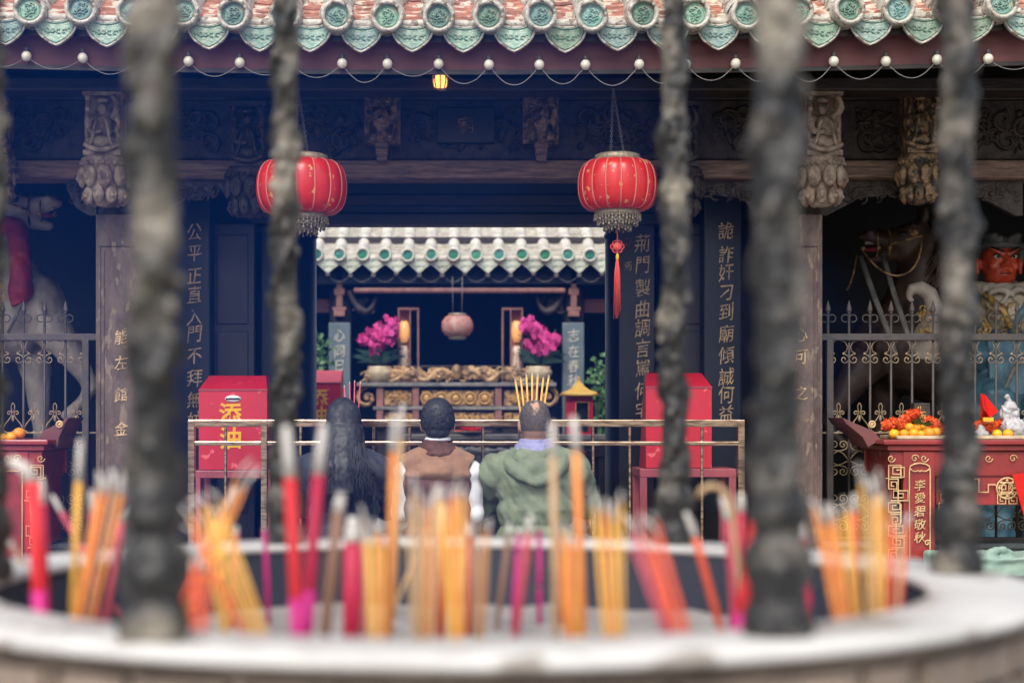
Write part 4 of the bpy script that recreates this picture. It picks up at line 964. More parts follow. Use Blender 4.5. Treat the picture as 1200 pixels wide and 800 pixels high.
    if wing:       # raised end flange at the back, its shade painted in as darker maroon
        w_ = MB(); xa = x0-sgn*wing; k_ = wing/.17
        poly = [(x0+sgn*(.02+.12*(1-k_)),Z(515,Y+.2)),(x0-sgn*(.02-.12*(1-k_)),Z(505,Y+.2)),(xa,Z(491,Y+.2)),(xa-sgn*.02,Z(489,Y+.2)),(xa,Z(496,Y+.2)),(x0-sgn*.08*k_,Z(512,Y+.2)),(x0-sgn*.05*k_,Z(524,Y+.2))]
        if sgn < 0: poly = poly[::-1]
        w_.prism(poly[::-1], Y+.15, Y+.5); w_.build('end_flange', M_['fascia_maroon'], t, bevel=.004)
        q = MB(); q.tube([(x0-sgn*.03+.016*math.cos(a*PI/8), Y+.145, Z(497,Y+.15)+.016*math.sin(a*PI/8)) for a in range(16)], .005, 5, closed=True); q.ell((x0-sgn*.03,Y+.15,Z(497,Y+.15)), (.01,.006,.01)); q.build('flange_boss', M_['table_gold'], t)
    return t
red_table(X(1037,8.5), X(1037,8.5)+1.5, 1, 'red lacquered altar table with gold key frets, crowded with fruit', '李愛碧敬秋')
red_table(X(55,8.5), X(55,8.5)-1.5, -1, 'red lacquered altar table with two oranges at its near end, at far left', wing=.06)
# trays, oranges, flowers, bags
Y = 8.62; zt = Z(515,8.5)
def tray(px0, px1, label):
    t = thing('offering_tray', label, 'tray', (X((px0+px1)/2,Y), Y+.14, zt), 'pale trays on the red tables'); q = MB(); a, b = X(px0,Y), X(px1,Y)
    q.box(a, b, Y, Y+.34, zt+.002, zt+.01); q.box(a-.008, b+.008, Y-.01, Y, zt+.002, zt+.02); q.box(a-.008, b+.008, Y+.34, Y+.35, zt+.002, zt+.02); q.box(a-.008, a-.0005, Y+.0005, Y+.3395, zt+.002, zt+.02); q.box(b+.0005, b+.008, Y+.0005, Y+.3395, zt+.002, zt+.02)
    q.build('tray_base', M_['ceramic'], t, bevel=.003)
tray(1053, 1142, 'pale tray heaped with oranges and orange blossoms on the right red table'); tray(1146, 1235, 'pale tray with plastic bags and two oranges at the right end of the red table')
OR = None
def orange(px, py, Yo, r, label, grp):
    global OR
    c = P(px, py, Yo)
    if OR is None:
        mb = MB(); mb.ell((0,0,0), (1,1,.9), n=18, k=12); OR = mb.build('orange', M_['orange_peel']); o = OR
        st = MB().lathe([(.14,.86),(.1,.93),(.02,.95)], (0,0,0), 5).build('stem', M_['leaf'], o)
    else: o = dup(OR)
    o.location = c; o.scale = (r, r, r); o.rotation_euler = (0, 0, px*1.3); tag(o, label, 'orange', grp)
zo = 511.3
g1 = 'oranges on the tray of the right red table'
for i, (px, py, Yo, r) in enumerate(((1047.5, 508, 8.66, .027), (1059.5, 508, 8.67, .027), (1071, 507.5, 8.66, .028), (1079.5, 508.5, 8.65, .023), (1089, 507, 8.66, .031), (1066, 500.5, 8.74, .026), (1074.5, 501, 8.75, .026), (1053, 505.5, 8.8, .026), (1083, 501.5, 8.77, .025), (1097, 506, 8.72, .028))):
    orange(px+ (4 if i > 99 else 0), py, Yo, r, 'ripe orange heaped with others on the tray left of the right dark post', g1)
orange(1168.5, 508, 8.68, .026, 'left one of two oranges beside the plastic bag', None); orange(1181, 508, 8.68, .028, 'right one of two oranges beside the plastic bag', None)
orange(13, 512, 8.62, .03, 'lower front orange at the end of the left red table', None); orange(22.5, 507.5, 8.66, .034, 'larger rear orange at the end of the left red table', None)
orange(3, 513, 8.62, .029, 'orange beside the left picture edge on the left red table', None)
def fluff(pts, r, n, mat, name, label, cat, seed):
    rr = random.Random(seed); mb = MB()
    for (px, py, Yo, rad) in pts:
        c = P(px, py, Yo)
        for i in range(n):
            d = Vector((rr.gauss(0,1), rr.gauss(0,1), rr.gauss(0,1))).normalized(); p = c+d*rad*rr.uniform(.55, 1); e = d.orthogonal().normalized()*r; f = d.cross(e)
            mb.add([p-e+f*.2, p+f, p+e-f*.1, p-f*.8+d*r], [(0,1,2,3)], 0, False)
        mb.ell(c, rad*.8, n=10, k=7)
    o = mb.build(name, M_[mat], loc=tuple(P(*pts[0][:3]))); tag(o, label, cat); return o
fluff([(1040,498,8.72,.034),(1047,495,8.76,.03),(1055,499,8.78,.026),(1062,490,8.85,.028),(1068,486,8.86,.03),(1074,484,8.86,.024),(1058,495,8.85,.03)], .009, 160, 'pompom_orange', 'flower_garland', 'bright orange flower garland behind the heaped oranges', 'garland', 1)
fluff([(1094,497,8.76,.036),(1101,503,8.78,.03),(1089,492,8.82,.024)], .009, 160, 'pompom_orange', 'flower_garland', 'bright orange flowers touching the right dark post', 'garland', 2)
fluff([(1150,498,8.76,.036),(1158,502,8.74,.03),(1166,499,8.8,.03),(1172,496,8.8,.024)], .009, 160, 'pompom_orange', 'flower_garland', 'bright orange flowers below the red paper cone', 'garland', 3)
mb = MB(); c = P(1080, 497, 8.72)
for a in (-.9,-.3,.3,1.0,1.6): 
    d = Vector((math.sin(a)*.07, 0, math.cos(a)*.035)); e = Vector((0,-.02,.012)); mb.add([c, c+d*.5+e, c+d, c+d*.5-e], [(0,1,2,3)], 0, False)
tag(mb.build('leaf_sprig', M_['leaf'], loc=tuple(c)), 'green leaf sprig on top of the heaped oranges', 'leaves')
t = thing('gilt_box', 'small gilded box standing behind the heaped oranges', 'box', tuple(P(1079,507,8.85)))
MB().box(X(1070,8.9), X(1089,8.9), 8.88, 8.96, zt+.02, Z(472,8.9)).build('box_body', M_['carved_wood'], t, bevel=.005)
mb = MB(); carving(mb, X(1071,8.88), X(1088,8.88), Z(500,8.88), Z(474,8.88), 8.88, 20, .01, .022, 8, depth=.008); mb.build('gilt_relief', M_['gold_paint'], t)
mb = MB(); c = P(1156,480,8.72)   # folded red paper
mb.add([P(1148,490,8.66),P(1149,461,8.72),P(1154,462,8.74),P(1170,482,8.66),P(1160,489,8.62),P(1152,478,8.6),P(1158,492,8.8)], [(0,5,1),(5,4,2,1),(4,3,2),(1,2,6,0),(2,3,6),(0,6,3,4,5)], 0, False)
tag(mb.build('red_paper', M_['red_foil'], loc=tuple(c)), 'bright red folded paper cone on the right tray', 'paper')
mb = MB(); mb.box(X(1154,8.6), X(1166,8.6), 8.62, 8.64, Z(494,8.6), Z(489,8.6)); tag(mb.build('snack_pack', M_['yellow_paint'], bevel=.002, loc=tuple(P(1160,492,8.62))), 'tiny yellow packet in front of the red paper cone', 'packet')
def bag(px, py, Yo, rx, rz, label, seed, mat='plastic_white'):
    rr = random.Random(seed); mb = MB(); c = P(px, py, Yo); mb.ell(c, (rx,rx*.7,rz), n=18, k=12)
    mb.tube([c+Vector((0,0,rz*.8)), c+Vector((.01,0,rz*1.2)), c+Vector((-.01,0,rz*1.6))], [rx*.4,rx*.15,rx*.35], 8)
    f_ = fuse(mb, .005, 0, .022, 13, seed); tag(f_.build('plastic_bag', M_[mat], loc=tuple(c)), label, 'plastic bag')
bag(1182, 484, 8.78, .05, .06, 'knotted translucent bag at the back of the right tray', 1); bag(1190, 500, 8.72, .07, .045, 'crumpled pale bag right of the two oranges', 2); bag(1150, 507, 8.68, .035, .02, 'small flat pale bag left of the two oranges', 3)
mb = MB(); mb.add([(X(1186,8.45),8.44,Z(556,8.45)),(X(1215,8.45),8.44,Z(552,8.45)),(X(1216,8.45),8.46,Z(620,8.45)),(X(1200,8.45),8.42,Z(612,8.45)),(X(1196,8.45),8.45,Z(590,8.45)),
                   (X(1186,8.45),8.45,Z(556,8.45)),(X(1215,8.45),8.45,Z(552,8.45)),(X(1216,8.45),8.47,Z(620,8.45)),(X(1200,8.45),8.43,Z(612,8.45)),(X(1196,8.45),8.46,Z(590,8.45))],
                  [(0,4,3,2,1),(5,6,7,8,9),(0,1,6,5),(1,2,7,6),(2,3,8,7),(3,4,9,8),(4,0,5,9)], 0, False)
tag(mb.build('red_bag', M_['red_foil'], loc=(X(1200,8.45), 8.45, Z(580,8.45))), 'red plastic bag hanging at the front of the right red table', 'bag')
# green cloth-covered low bench at the right
Y = 8.0; t = thing('low_bench', 'low bench under a pale green cloth at the right picture edge', 'bench', (X(1215,Y), Y+.2, FZ))
for x in (2.52, 3.3):
    for y in (8.02, 8.4): MB().box(x, x+.05, y, y+.05, FZ, .62).build('leg', M_['kerb_stone'], t)
q = MB(); q.box(2.45, 3.45, 7.97, 8.5, .56, .655); q.tube([(2.44+.1*i, 7.965, .655+.006*math.sin(i*2.1)) for i in range(11)], .014, 6)
for i in range(5): q.tube(bez((2.62+.2*i,8.0,.66),(2.66+.2*i,8.0,.72),(2.75+.2*i,8.05,.7),(2.8+.2*i,8.1,.65)), .02, 6)
fuse(q, .012, 2, .012, 6, 3).build('green_cloth', M_['green_cloth'], t)

# ------------------------------------------------------------------ people
def hand(mb, p, side, up=Vector((0,.15,1)).normalized()):
    """closed hand wrapped round a bundle at p: palm, four curled fingers of unequal length and a thumb"""
    p = Vector(p); mb.ell(p+Vector((side*.028,-.004,0)), (.018,.032,.042))
    for i, l in enumerate((.9, 1.0, .95, .78)):
        z = .03-.019*i; a = p+Vector((side*.03,.02,z))
        mb.tube([a, a+Vector((-side*.012*l,.022,0)), a+Vector((-side*.036*l,.02,-.002)), a+Vector((-side*.045*l,.002,-.002))], [.0095,.009,.0085,.007], 7)
    a = p+Vector((side*.026,-.02,.028)); mb.tube([a, a+Vector((-side*.018,-.008,.018)), a+Vector((-side*.034,.004,.03))], [.011,.01,.008], 7)
def person(cx, Yp, label, pose='raised', build_=1.0, female=False):
    t = thing('person', label, 'person', (cx, Yp, FZ)); O = Vector((cx, Yp, FZ)); s = build_
    def V(x, y, z): return O+Vector((x*s, y, z))
    if pose == 'raised': el, wr, hd = (.225,.1,.79), (.07,.3,1.0), (0,.33,1.06)
    else: el, wr, hd = (.19,-.01,.74), (.09,.19,.78), (0,.25,.8)
    b = MB()
    b.ell(V(0,-.04,.6), (.15*s,.11,.12)); b.ell(V(0,-.045,.75), (.125*s,.09,.13)); b.ell(V(0,-.03,.89), (.155*s,.1,.15))
    b.tube([V(-.15,-.03,.955), V(0,-.035,1.0), V(.15,-.03,.955)], [.045,.055,.045], 10); b.tube([V(0,-.03,.97), V(0,-.012,1.05), V(0,.0,1.12)], [.06,.052,.055], 12)
    b.ell(V(0,0,1.185), (.075,.094,.106), n=20, k=14); b.ell(V(0,.03,1.125), (.054,.062,.056)); b.ell(V(0,.095,1.16), (.011,.02,.022)); b.ell(V(0,.09,1.2), (.045,.01,.01)); b.ell(V(0,.088,1.125), (.022,.01,.007))
    for q in (-1, 1):
        b.ell(V(q*.077/s,-.005,1.165), (.01,.02,.032)); b.ell(V(q*.035,.075,1.14), (.022,.018,.02))
        b.tube([V(q*.165,-.03,.95), V(q*el[0],el[1],el[2]), V(q*wr[0],wr[1],wr[2])], [.047,.038,.026], 10); b.tube([V(q*wr[0],wr[1],wr[2]), V(q*.035,hd[1]-.01,hd[2]-.02)], [.026,.022], 8)
        b.tube([V(q*.09,-.04,.58), V(q*.105,.05,.36), V(q*.11,.13,.17)], [.085,.072,.055], 12); b.tube([V(q*.11,.13,.17), V(q*.11,-.08,.18), V(q*.1,-.28,.165)], [.05,.048,.033], 10)
        b.tube([V(q*.1,-.28,.165), V(q*.1,-.36,.15), V(q*.1,-.36,.06)], [.035,.035,.028], 8); hand(b, V(0,hd[1],hd[2]), q)
    fuse(b, .0065, 2).build('body', M_['skin'], t)
    e = MB()
    for q in (-1, 1): e.ell(V(q*.03,.0845,1.183), (.012,.008,.008), m=0); e.ell(V(q*.03,.0915,1.183), (.005,.003,.005), m=1)
    e.build('eyes', [M_['shirt_white'], M_['ink']], t)
    tr = MB()
    tr.ell(V(0,-.045,.59), (.165*s,.125,.12))
    for q in (-1, 1): tr.tube([V(q*.09,-.045,.57), V(q*.108,.05,.36), V(q*.112,.13,.175)], [.1,.087,.07], 12); tr.tube([V(q*.112,.13,.18), V(q*.11,-.08,.19), V(q*.1,-.27,.175)], [.066,.062,.048], 10)
    fuse(tr, .012, 2, .008, 12).build('trousers', M_['trousers'], t)
    sh_ = MB()
    for q in (-1, 1): sh_.tube([V(q*.1,-.3,.16), V(q*.1,-.37,.15), V(q*.1,-.38,.05)], [.046,.048,.04], 10)
    fuse(sh_, .01, 1).build('shoes', M_['jacket_black'], t)
    return t, V, el, wr, hd
def garment(t, V, el, wr, name, mat, s, grow=.022, sleeves=True, hem=.5, disp=.012, seed=0, arms_only=False, torso_w=1.0, ds=7, cuff=.9):
    m = MB()
    if not arms_only:
        m.ell(V(0,-.045,hem+.12), (.165*s*torso_w+grow*.5,.115+grow,.13)); m.ell(V(0,-.045,.76), (.14*s*torso_w+grow,.1+grow,.16)); m.ell(V(0,-.035,.88), (.165*s+grow,.105+grow,.135+grow*.5))
        m.tube([V(-.15,-.03,.945), V(-.07,-.035,.985), V(0,-.04,1.005), V(.07,-.035,.985), V(.15,-.03,.945)], [.05+grow,.055+grow*.8,.06+grow*.6,.055+grow*.8,.05+grow], 12)
    if sleeves:
        for q in (-1, 1):
            a, b, c = V(q*.165,-.03,.945), V(q*el[0],el[1],el[2]), V(q*wr[0],wr[1],wr[2]); m.ell(a+Vector((0,0,-.012)), .062+grow, n=16, k=10); m.ell(b, .05+grow); m.tube([a, (a+b)/2, b, b.lerp(c,.5), b.lerp(c,cuff)], [.054+grow,.052+grow,.048+grow,.042+grow,.036+grow*.8], 12)
    return fuse(m, .0085, 2, disp, ds, seed, .42, 5).build(name, M_[mat], t)
def strands(V, s, n, seed, zmin, mat, t, longh=True, r=.0035):
    rr = random.Random(seed); mb = MB()
    for i in range(n):
        a = rr.uniform(0, 6.28)
        if longh:
            el_ = rr.uniform(0, 1.15); d = Vector((math.sin(el_)*math.cos(a), math.sin(el_)*math.sin(a)*1.1, math.cos(el_)))
            if d.y > .72: continue
            p0 = V(0,-.005,1.185)+Vector((d.x*.082, d.y*.1, d.z*.113)); side = d.x; back = min(d.y, .15)
            zb = zmin+rr.uniform(-.05,.12); sp = rr.uniform(.85,1.15)
            p1 = V(side*.1*sp/s, back*.1-.02, 1.13); p2 = V((side*.118*sp+rr.uniform(-.012,.012))/s, back*.1-.085-.03*rr.random(), 1.02); p3 = V((side*.145*sp+rr.uniform(-.03,.03))/s, back*.05-.15-.05*rr.random(), (1.02+zb)/2); p4 = V((side*.155*sp+rr.uniform(-.04,.04))/s, -.15-.05*rr.random(), zb)
            top = V(rr.uniform(-.01,.01),-.02,1.295)
            mb.tube([top.lerp(p0,.35)+Vector((0,0,.006)), p0, p1, p2, p3, p4], [r*.7,r,r,r,r*.9,r*.3], 4)
        else:
            el_ = rr.uniform(0, 1.75); d = Vector((math.sin(el_)*math.cos(a), math.sin(el_)*math.sin(a), math.cos(el_)))
            if d.y > .35 and d.z < .55: continue
            p0 = V(0,-.006,1.185)+Vector((d.x*.078, d.y*.1, d.z*.11)); w_ = Vector((rr.uniform(-.5,.5), rr.uniform(-.5,.5), -.9)); w_ = (w_-d*w_.dot(d)).normalized()
            mb.tube([p0, p0+w_*.012+d*.005, p0+w_*.026+d*.003], [r,r*.9,r*.3], 4)
    return mb
def incense_hold(t_label, V, hd, n, spread, mat, length, tipz, r, grp, dx=0):
    c = V(hd[0]+dx, hd[1], hd[2]); rr = random.Random(n)
    for i in range(n):
        q = (i-(n-1)/2)/max(1,(n-1)/2); top = Vector((c.x+q*spread, c.y+rr.uniform(-.02,.02), tipz+rr.uniform(-.03,.0)+(-.02*q*q))); b = Vector((c.x+q*.012, c.y+(.008 if i % 2 else -.004), c.z-.12))
        t = thing('incense_stick', t_label, 'incense stick', tuple(b), grp); m_ = b.lerp(top, .3)
        MB().tube([b, m_], r*.5, 6).build('bamboo_end', M_['stick_red'], t); MB().tube([m_, top], r, 8).build('paste', M_[mat], t); MB().tube([top, top.lerp(m_,-.03)], [r*1.02, r*.5], 8).build('ash_tip', M_['ash_tip'], t)
YP = 7.9
# woman with long black hair
t, V, el, wr, hd = person(X(403,YP), YP, 'kneeling woman with long black hair and black jacket, leftmost of the three', 'raised', .96)
garment(t, V, el, wr, 'jacket', 'jacket_black', .96, .036, seed=3, disp=.02)
mb = MB(); mb.ell(V(0,-.012,1.19), (.09,.1,.112), n=20, k=14); mb.tube([V(0,-.03,1.15), V(0,-.07,1.03), V(0,-.125,.93), V(0,-.15,.82)], [.1,.112,.12,.09], 14)
q = fuse(mb, .009, 2, .008, 14); s_ = strands(V, .96, 3000, 5, .80, None, None, r=.0026); q.join(s_); q.build('hair', M_['hair_black'], t)
incense_hold('thin pink incense stick held up before the long-haired woman', V, (hd[0],hd[1],hd[2]), 4, .04, 'stick_pink', .3, Z(443,8.23), .0032, 'sticks held by the long-haired woman', dx=.02)
# man with vest
t, V, el, wr, hd = person(X(513,YP), YP, 'kneeling man with short black hair, brown vest and white sleeves, middle of the three', 'low', .95)
garment(t, V, el, wr, 'shirt', 'shirt_white', .95, .003, seed=5, disp=.008, hem=.5)
garment(t, V, el, wr, 'vest', 'vest_maroon', .95, .026, sleeves=False, seed=8, disp=.006, hem=.48, torso_w=1.08)
m = MB()     # tan yoke over the shoulders
m.tube([V(-.158,-.03,.95), V(-.08,-.035,.985), V(0,-.04,1.0), V(.08,-.035,.985), V(.158,-.03,.95)], [.077,.082,.085,.082,.077], 16); m.ell(V(0,-.042,.925), (.187,.141,.05)); m.ell(V(0,-.07,.94), (.13,.125,.058))
fuse(m, .009, 2, .004, 9).build('yoke', M_['vest_tan'], t)
m = MB()
for k, (z, rr_, w_) in enumerate(((1.072,.066,.02),(1.052,.078,.023),(1.032,.09,.022))): m.tube([V((rr_+.004)*math.cos(a*PI/12),-.02+(rr_)*math.sin(a*PI/12),z+.008*math.sin(a*PI/6+k)) for a in range(24)], w_*.8, 8, closed=True)
fuse(m, .007, 1, .006, 20).build('scarf', M_['scarf_brown'], t)
m = MB(); m.tube([V(.058*math.cos(a*PI/12),-.014+.06*math.sin(a*PI/12),1.098) for a in range(24)], .01, 8, closed=True); m.build('collar', M_['shirt_white'], t)
m = MB(); m.ell(V(0,-.012,1.2), (.08,.097,.102), n=24, k=16); m.ell(V(0,-.045,1.15), (.066,.06,.065))
for q in (-1,1): m.ell(V(q*.062,0.01,1.17), (.018,.05,.04))
cut = fuse(m, .007, 2, .002, 25); cut.join(strands(V, .95, 3200, 12, 0, None, None, False, .0028)); cut.build('hair', M_['hair_black'], t)
# man in the green jacket
t, V, el, wr, hd = person(X(627,YP), YP, 'kneeling balding man in sage green hooded jacket, rightmost of the three', 'raised', 1.1)
garment(t, V, el, wr, 'jacket', 'jacket_green', 1.1, .038, seed=11, disp=.016, ds=9, hem=.48)
m = MB()
for q in (-1, 1): m.tube(bez(V(q*.1,.03,1.03), V(q*.16,-.08,1.02), V(q*.1,-.19,.93), V(0,-.195,.885), 14), [.018+.02*math.sin(PI*i/13) for i in range(14)], 9)
m.ell(V(-.0,-.145,.955), (.12,.045,.062)); m.tube([V(-.09,-.03,1.035), V(-.05,-.09,1.03), V(0,-.11,1.02), V(.05,-.09,1.03), V(.09,-.03,1.035)], .03, 9)
fuse(m, .008, 2, .008, 7, 2).build('hood', M_['jacket_green'], t)
m = MB()
for k, (z, rr_) in enumerate(((1.085,.068),(1.062,.08),(1.04,.09))): m.tube([V((rr_)*math.cos(a*PI/12)/1.05,-.018+(rr_)*math.sin(a*PI/12),z) for a in range(24)], .017, 8, closed=True)
fuse(m, .007, 1, .006, 18).build('collar', M_['collar_lilac'], t)
m = MB()      # short grey hair round a bald crown
rr = random.Random(7)
for i in range(12000):
    a = rr.uniform(0, 6.28); e_ = rr.uniform(.3, 1.95); d = Vector((math.sin(e_)*math.cos(a), math.sin(e_)*math.sin(a), math.cos(e_)))
    if d.y > .35 and d.z < .6: continue
    bald = (Vector((d.x, d.y+.62, d.z-.76))).length
    if bald < .56 and rr.random() > (bald/.56)**3: continue
    p0 = V(0,0,1.185)+Vector((d.x*.074, d.y*.093, d.z*.105)); w_ = Vector((rr.uniform(-.4,.4), rr.uniform(-.4,.4), -1)); w_ = (w_-d*w_.dot(d)).normalized(); m.tube([p0, p0+d*.003+w_*.009], [.0019,.0009], 3)
m.build('hair', M_['hair_grey'], t)
incense_hold('thick orange incense stick held up before the balding man', V, hd, 7, .085, 'stick_amber', .3, Z(436,8.23), .0052, 'sticks held by the balding man')
# kneeling cushions
for px, lb in ((403, 'red kneeling cushion under the woman'), (513, 'red kneeling cushion under the man in the vest'), (627, 'red kneeling cushion under the balding man')):
    x = X(px,YP); o = MB().box(x-.24, x+.24, YP-.42, YP+.24, FZ+.001, FZ+.115).build('kneeling_cushion', M_['cushion_red'], bevel=.03, loc=(x, YP, FZ)); tag(o, lb, 'cushion', 'kneeling cushions before the railing')

# ------------------------------------------------------------------ statues
def horse(mapx, dyp, label, mats, bits, Yb=10.3):
    u = Yb/F; t = thing('horse_statue', label, 'horse statue', (X(mapx(-40),Yb), Yb, FZ)); b = MB()
    def q(px, py, dy=0): return Vector((X(mapx(px),Yb), Yb+dy, Z(py+dyp,Yb)))
    def T(mb, pts, rs, n=14): mb.tube([q(*p) for p in pts], [r*u for r in rs], n)
    T(b, [(-10,226),(6,238),(22,244),(38,243),(54,239),(66,237)], [14,18,18,13.5,10.5,7.5]); T(b, [(8,252),(30,258),(50,264),(62,266)], [10,9,6.5,5])
    b.ell(q(67,238), (7*u,8*u,5*u)); b.ell(q(10,226,-.08), (5*u,4*u,4*u)); b.ell(q(40,240,-.06), (16*u,3*u,3*u)); b.ell(q(20,233,-.07), (9*u,4*u,5*u)); b.ell(q(58,233,-.05), (6*u,4*u,4*u)); b.ell(q(18,250,-.06), (12*u,5*u,11*u))
    for s in (-1,1): T(b, [(-6,218,s*.05),(-5,206,s*.07),(-1,200,s*.07)], [6,5,1], 8)
    T(b, [(-10,232),(-4,258),(4,290),(14,325),(22,352)], [17,22,26,32,38], 18); b.ell(q(36,362), (43*u,40*u,44*u), n=20, k=14)
    T(b, [(30,372),(-20,388),(-80,388),(-140,380),(-165,385)], [42,47,48,46,38], 18)
    for s in (-1, 1):
        if s < 0: T(b, [(62,382,-.1),(84,408,-.13),(104,438,-.15),(113,455,-.15),(104,470,-.15),(90,482,-.15),(84,492,-.15)], [26,18,12,9.5,6.5,7,10])
        else: T(b, [(32,400,.12),(38,450,.14),(42,500,.14),(44,560,.14),(46,640,.14),(52,690,.14)], [26,16,11,8,7,11])
        T(b, [(-150,395,s*.12),(-140,450,s*.15),(-165,510,s*.15),(-160,600,s*.15),(-155,690,s*.15)], [34,24,13,8,11])
    for pts in ([(14,300,-.13),(20,340,-.19),(18,380,-.2)], [(50,345,-.17),(58,375,-.2),(60,400,-.17)]): T(b, pts, [5,7,4], 8)
    fuse(b, .017, 3, .008, 5).build('body', M_[mats[0]], t)
    m = MB(); T(m, [(40,251),(54,252),(62,253)], [3.4,3,2.2], 8); m.build('mouth', M_['red_cloth'], t)
    m = MB()
    for i in range(6): m.ell(q(50+i*2.6,245.5 if i < 6 else 0,-.035), (1.4*u,.008,2.2*u), n=6, k=5)
    m.build('teeth', M_['statue_white'], t)
    m = MB(); m.ell(q(22,236,-.095), (5*u,.012,4*u)); m.build('eye', M_['ink'], t)
    m = MB(); rr = random.Random(3)
    for i in range(60):
        k = i/60; m.tube(bez(q(-14-6*k,214+k*130), q(-30-rr.uniform(0,16),222+k*130,-.05), q(-24+rr.uniform(-10,10),240+k*130,-.12), q(-14+rr.uniform(-8,14),262+k*130,-.15), 8), [.02,.02,.018,.016,.014,.01,.007,.003], 5)
    m.build('mane', M_[mats[1]], t)
    m = MB()     # bridle
    def loop(px, py, rx, rz, tilt): return [q(px+tilt*math.sin(a), py+rz*math.cos(a), 0)+Vector((0, -rx*u*math.sin(a), 0)) for a in [i*PI/8 for i in range(16)]]
    m.tube(loop(37,247,15,19,0), .008, 6, closed=True); m.tube(loop(50,246,12,16,0), .006, 6, closed=True); m.tube([q(37,248,-.09),q(20,243,-.11),q(0,238,-.1)], .008, 6)
    for p in ((37,252,-.085),(50,252,-.07),(66,252,-.03)): m.ell(q(*p), .017)
    m.build('bridle', M_['carved_gilt'], t)
    if bits: bits(t, q, u)
    return t
def white_bits(t, q, u):
    m = MB(); m.tube([q(12,262,-.12),q(26,270,-.16),q(34,292,-.22),q(37,320,-.25),q(37,345,-.25),q(36,356,-.24)], [r*u for r in (8,13,12,13,15,11)], 14); m.tube([q(10,268,-.13),q(-4,285,-.14),q(-14,300,-.1)], [.05,.045,.03], 10); m.tube([q(34,352,-.25),q(37,360,-.25)], [.045,.06], 10)
    fuse(m, .012, 2, .012, 7).build('red_ribbon', M_['red_cloth'], t)
    m = MB(); m.tube([q(2,318,-.17),q(12,345,-.2),q(16,372,-.2),q(2,392,-.2),q(-30,402,-.2)], [.035,.05,.05,.05,.05], 10, flat=.3); m.build('saddle_cloth', M_['statue_gold'], t)
    m = MB(); m.tube(bez(q(40,300,-.1), q(50,340,-.3), q(36,372,-.3), q(22,392,-.25)), .012, 6); m.build('rein', M_['cloth_grey'], t)
    m = MB(); m.ell(q(10,411,-.25), (.04,.03,.05)); m.tube([q(10,400,-.25),q(8,385,-.23)], .01, 6); m.build('bell', M_['gold_paint'], t)
horse(lambda p: p, 0, 'white horse statue with red ribbon and open mouth behind the left railing', ('horse_white', 'cloth_grey'), white_bits)
def dark_bits(t, q, u):
    for a, b, n_ in (((1008,300),(1042,392),1),((1034,298),(1064,392),2)):
        m = MB(); Yb = 10.05; m.tube([P(a[0],a[1],10.1), P((a[0]+b[0])/2-1,(a[1]+b[1])/2,9.95), P(b[0],b[1],9.85), P(b[0]+8,b[1]+26,9.85)], .018, 8, flat=.5); m.build('rein', M_['cloth_grey'], t)
    m = MB(); m.tube([P(1064,346,9.85),P(1068,339,9.85),P(1078,337,9.85),P(1089,344,9.85),P(1094,358,9.85),P(1092,376,9.88),P(1086,396,9.9),P(1080,420,9.92)], [.02,.035,.045,.05,.055,.07,.09,.09], 14); m.tube([P(1064,346,9.85),P(1067,352,9.85),P(1072,352,9.85)], [.02,.016,.01], 8)
    fuse(m, .01, 2).build('saddle_horn', M_['horse_white'], t)
    m = MB(); carving(m, X(1072,9.8), X(1095,9.8), Z(400,9.8), Z(356,9.8), 9.79, 26, .012, .03, 6); m.build('saddle_ornament', M_['statue_gold'], t)
    m = MB(); m.ell(P(1071,271,10.02), (.03,.025,.03)); m.tube(bez(P(1010,292,10.1),P(1040,340,9.95),P(1080,330,9.95),P(1080,280,10.05)), .006, 6); m.tube(bez(P(1004,300,10.2),P(1000,325,10.1),P(996,335,10.1),P(992,340,10.1)), .006, 6); m.build('cheek_piece', M_['carved_gilt'], t)
horse(lambda p: 1076-p, 40, 'dark bay horse statue with pale reins behind the right railing', ('horse_dark', 'horse_dark'), dark_bits, 10.45)
# red-faced general
YS = 10.3; u = YS/F; t = thing('guardian_statue', 'red-faced guardian statue with grey headscarf and blue gold armour', 'statue', (X(1174,YS), YS, FZ))
def g(px, py, dy=0): return Vector((X(1174+(px-1174),YS), YS+dy, Z(py,YS)))
cx0 = 1171
b = MB(); b.ell(g(cx0,306), (21*u,24*u,29*u), n=24, k=18); b.ell(g(cx0,322,-.02), (18*u,19*u,16*u), n=20, k=12); b.ell(g(cx0,334,-.05), (9*u,9*u,6*u))
for s in (-1,1):
    b.ell(g(cx0+s*11,313,-.085), (7*u,5*u,6*u)); b.tube([g(cx0+s*2,299,-.125),g(cx0+s*9,297,-.12),g(cx0+s*18,291,-.09)], [.014,.018,.012], 8)
    b.ell(g(cx0+s*25,310,.02), (3.5*u,6*u,9*u)); b.ell(g(cx0+s*25,318,.01), (3*u,4*u,4*u)); b.ell(g(cx0+s*3.4,313,-.13), (3*u,3*u,2.4*u)); b.tube([g(cx0+s*6,314,-.12),g(cx0+s*10,320,-.105)], [.008,.006], 6)
b.tube([g(cx0,299,-.12),g(cx0,306,-.135),g(cx0,312,-.155)], [.014,.016,.022], 8)
b.tube([g(cx0-7,321.5,-.112),g(cx0,319.5,-.128),g(cx0+7,321.5,-.112)], [.006,.011,.006], 8); b.tube([g(cx0-6,324,-.112),g(cx0,325,-.125),g(cx0+6,324,-.112)], [.006,.012,.006], 8)
b.tube([g(cx0,328,.02),g(cx0,346,.02)], [.085,.09], 14)
fuse(b, .0075, 2).build('head', M_['statue_red'], t)
b = MB()
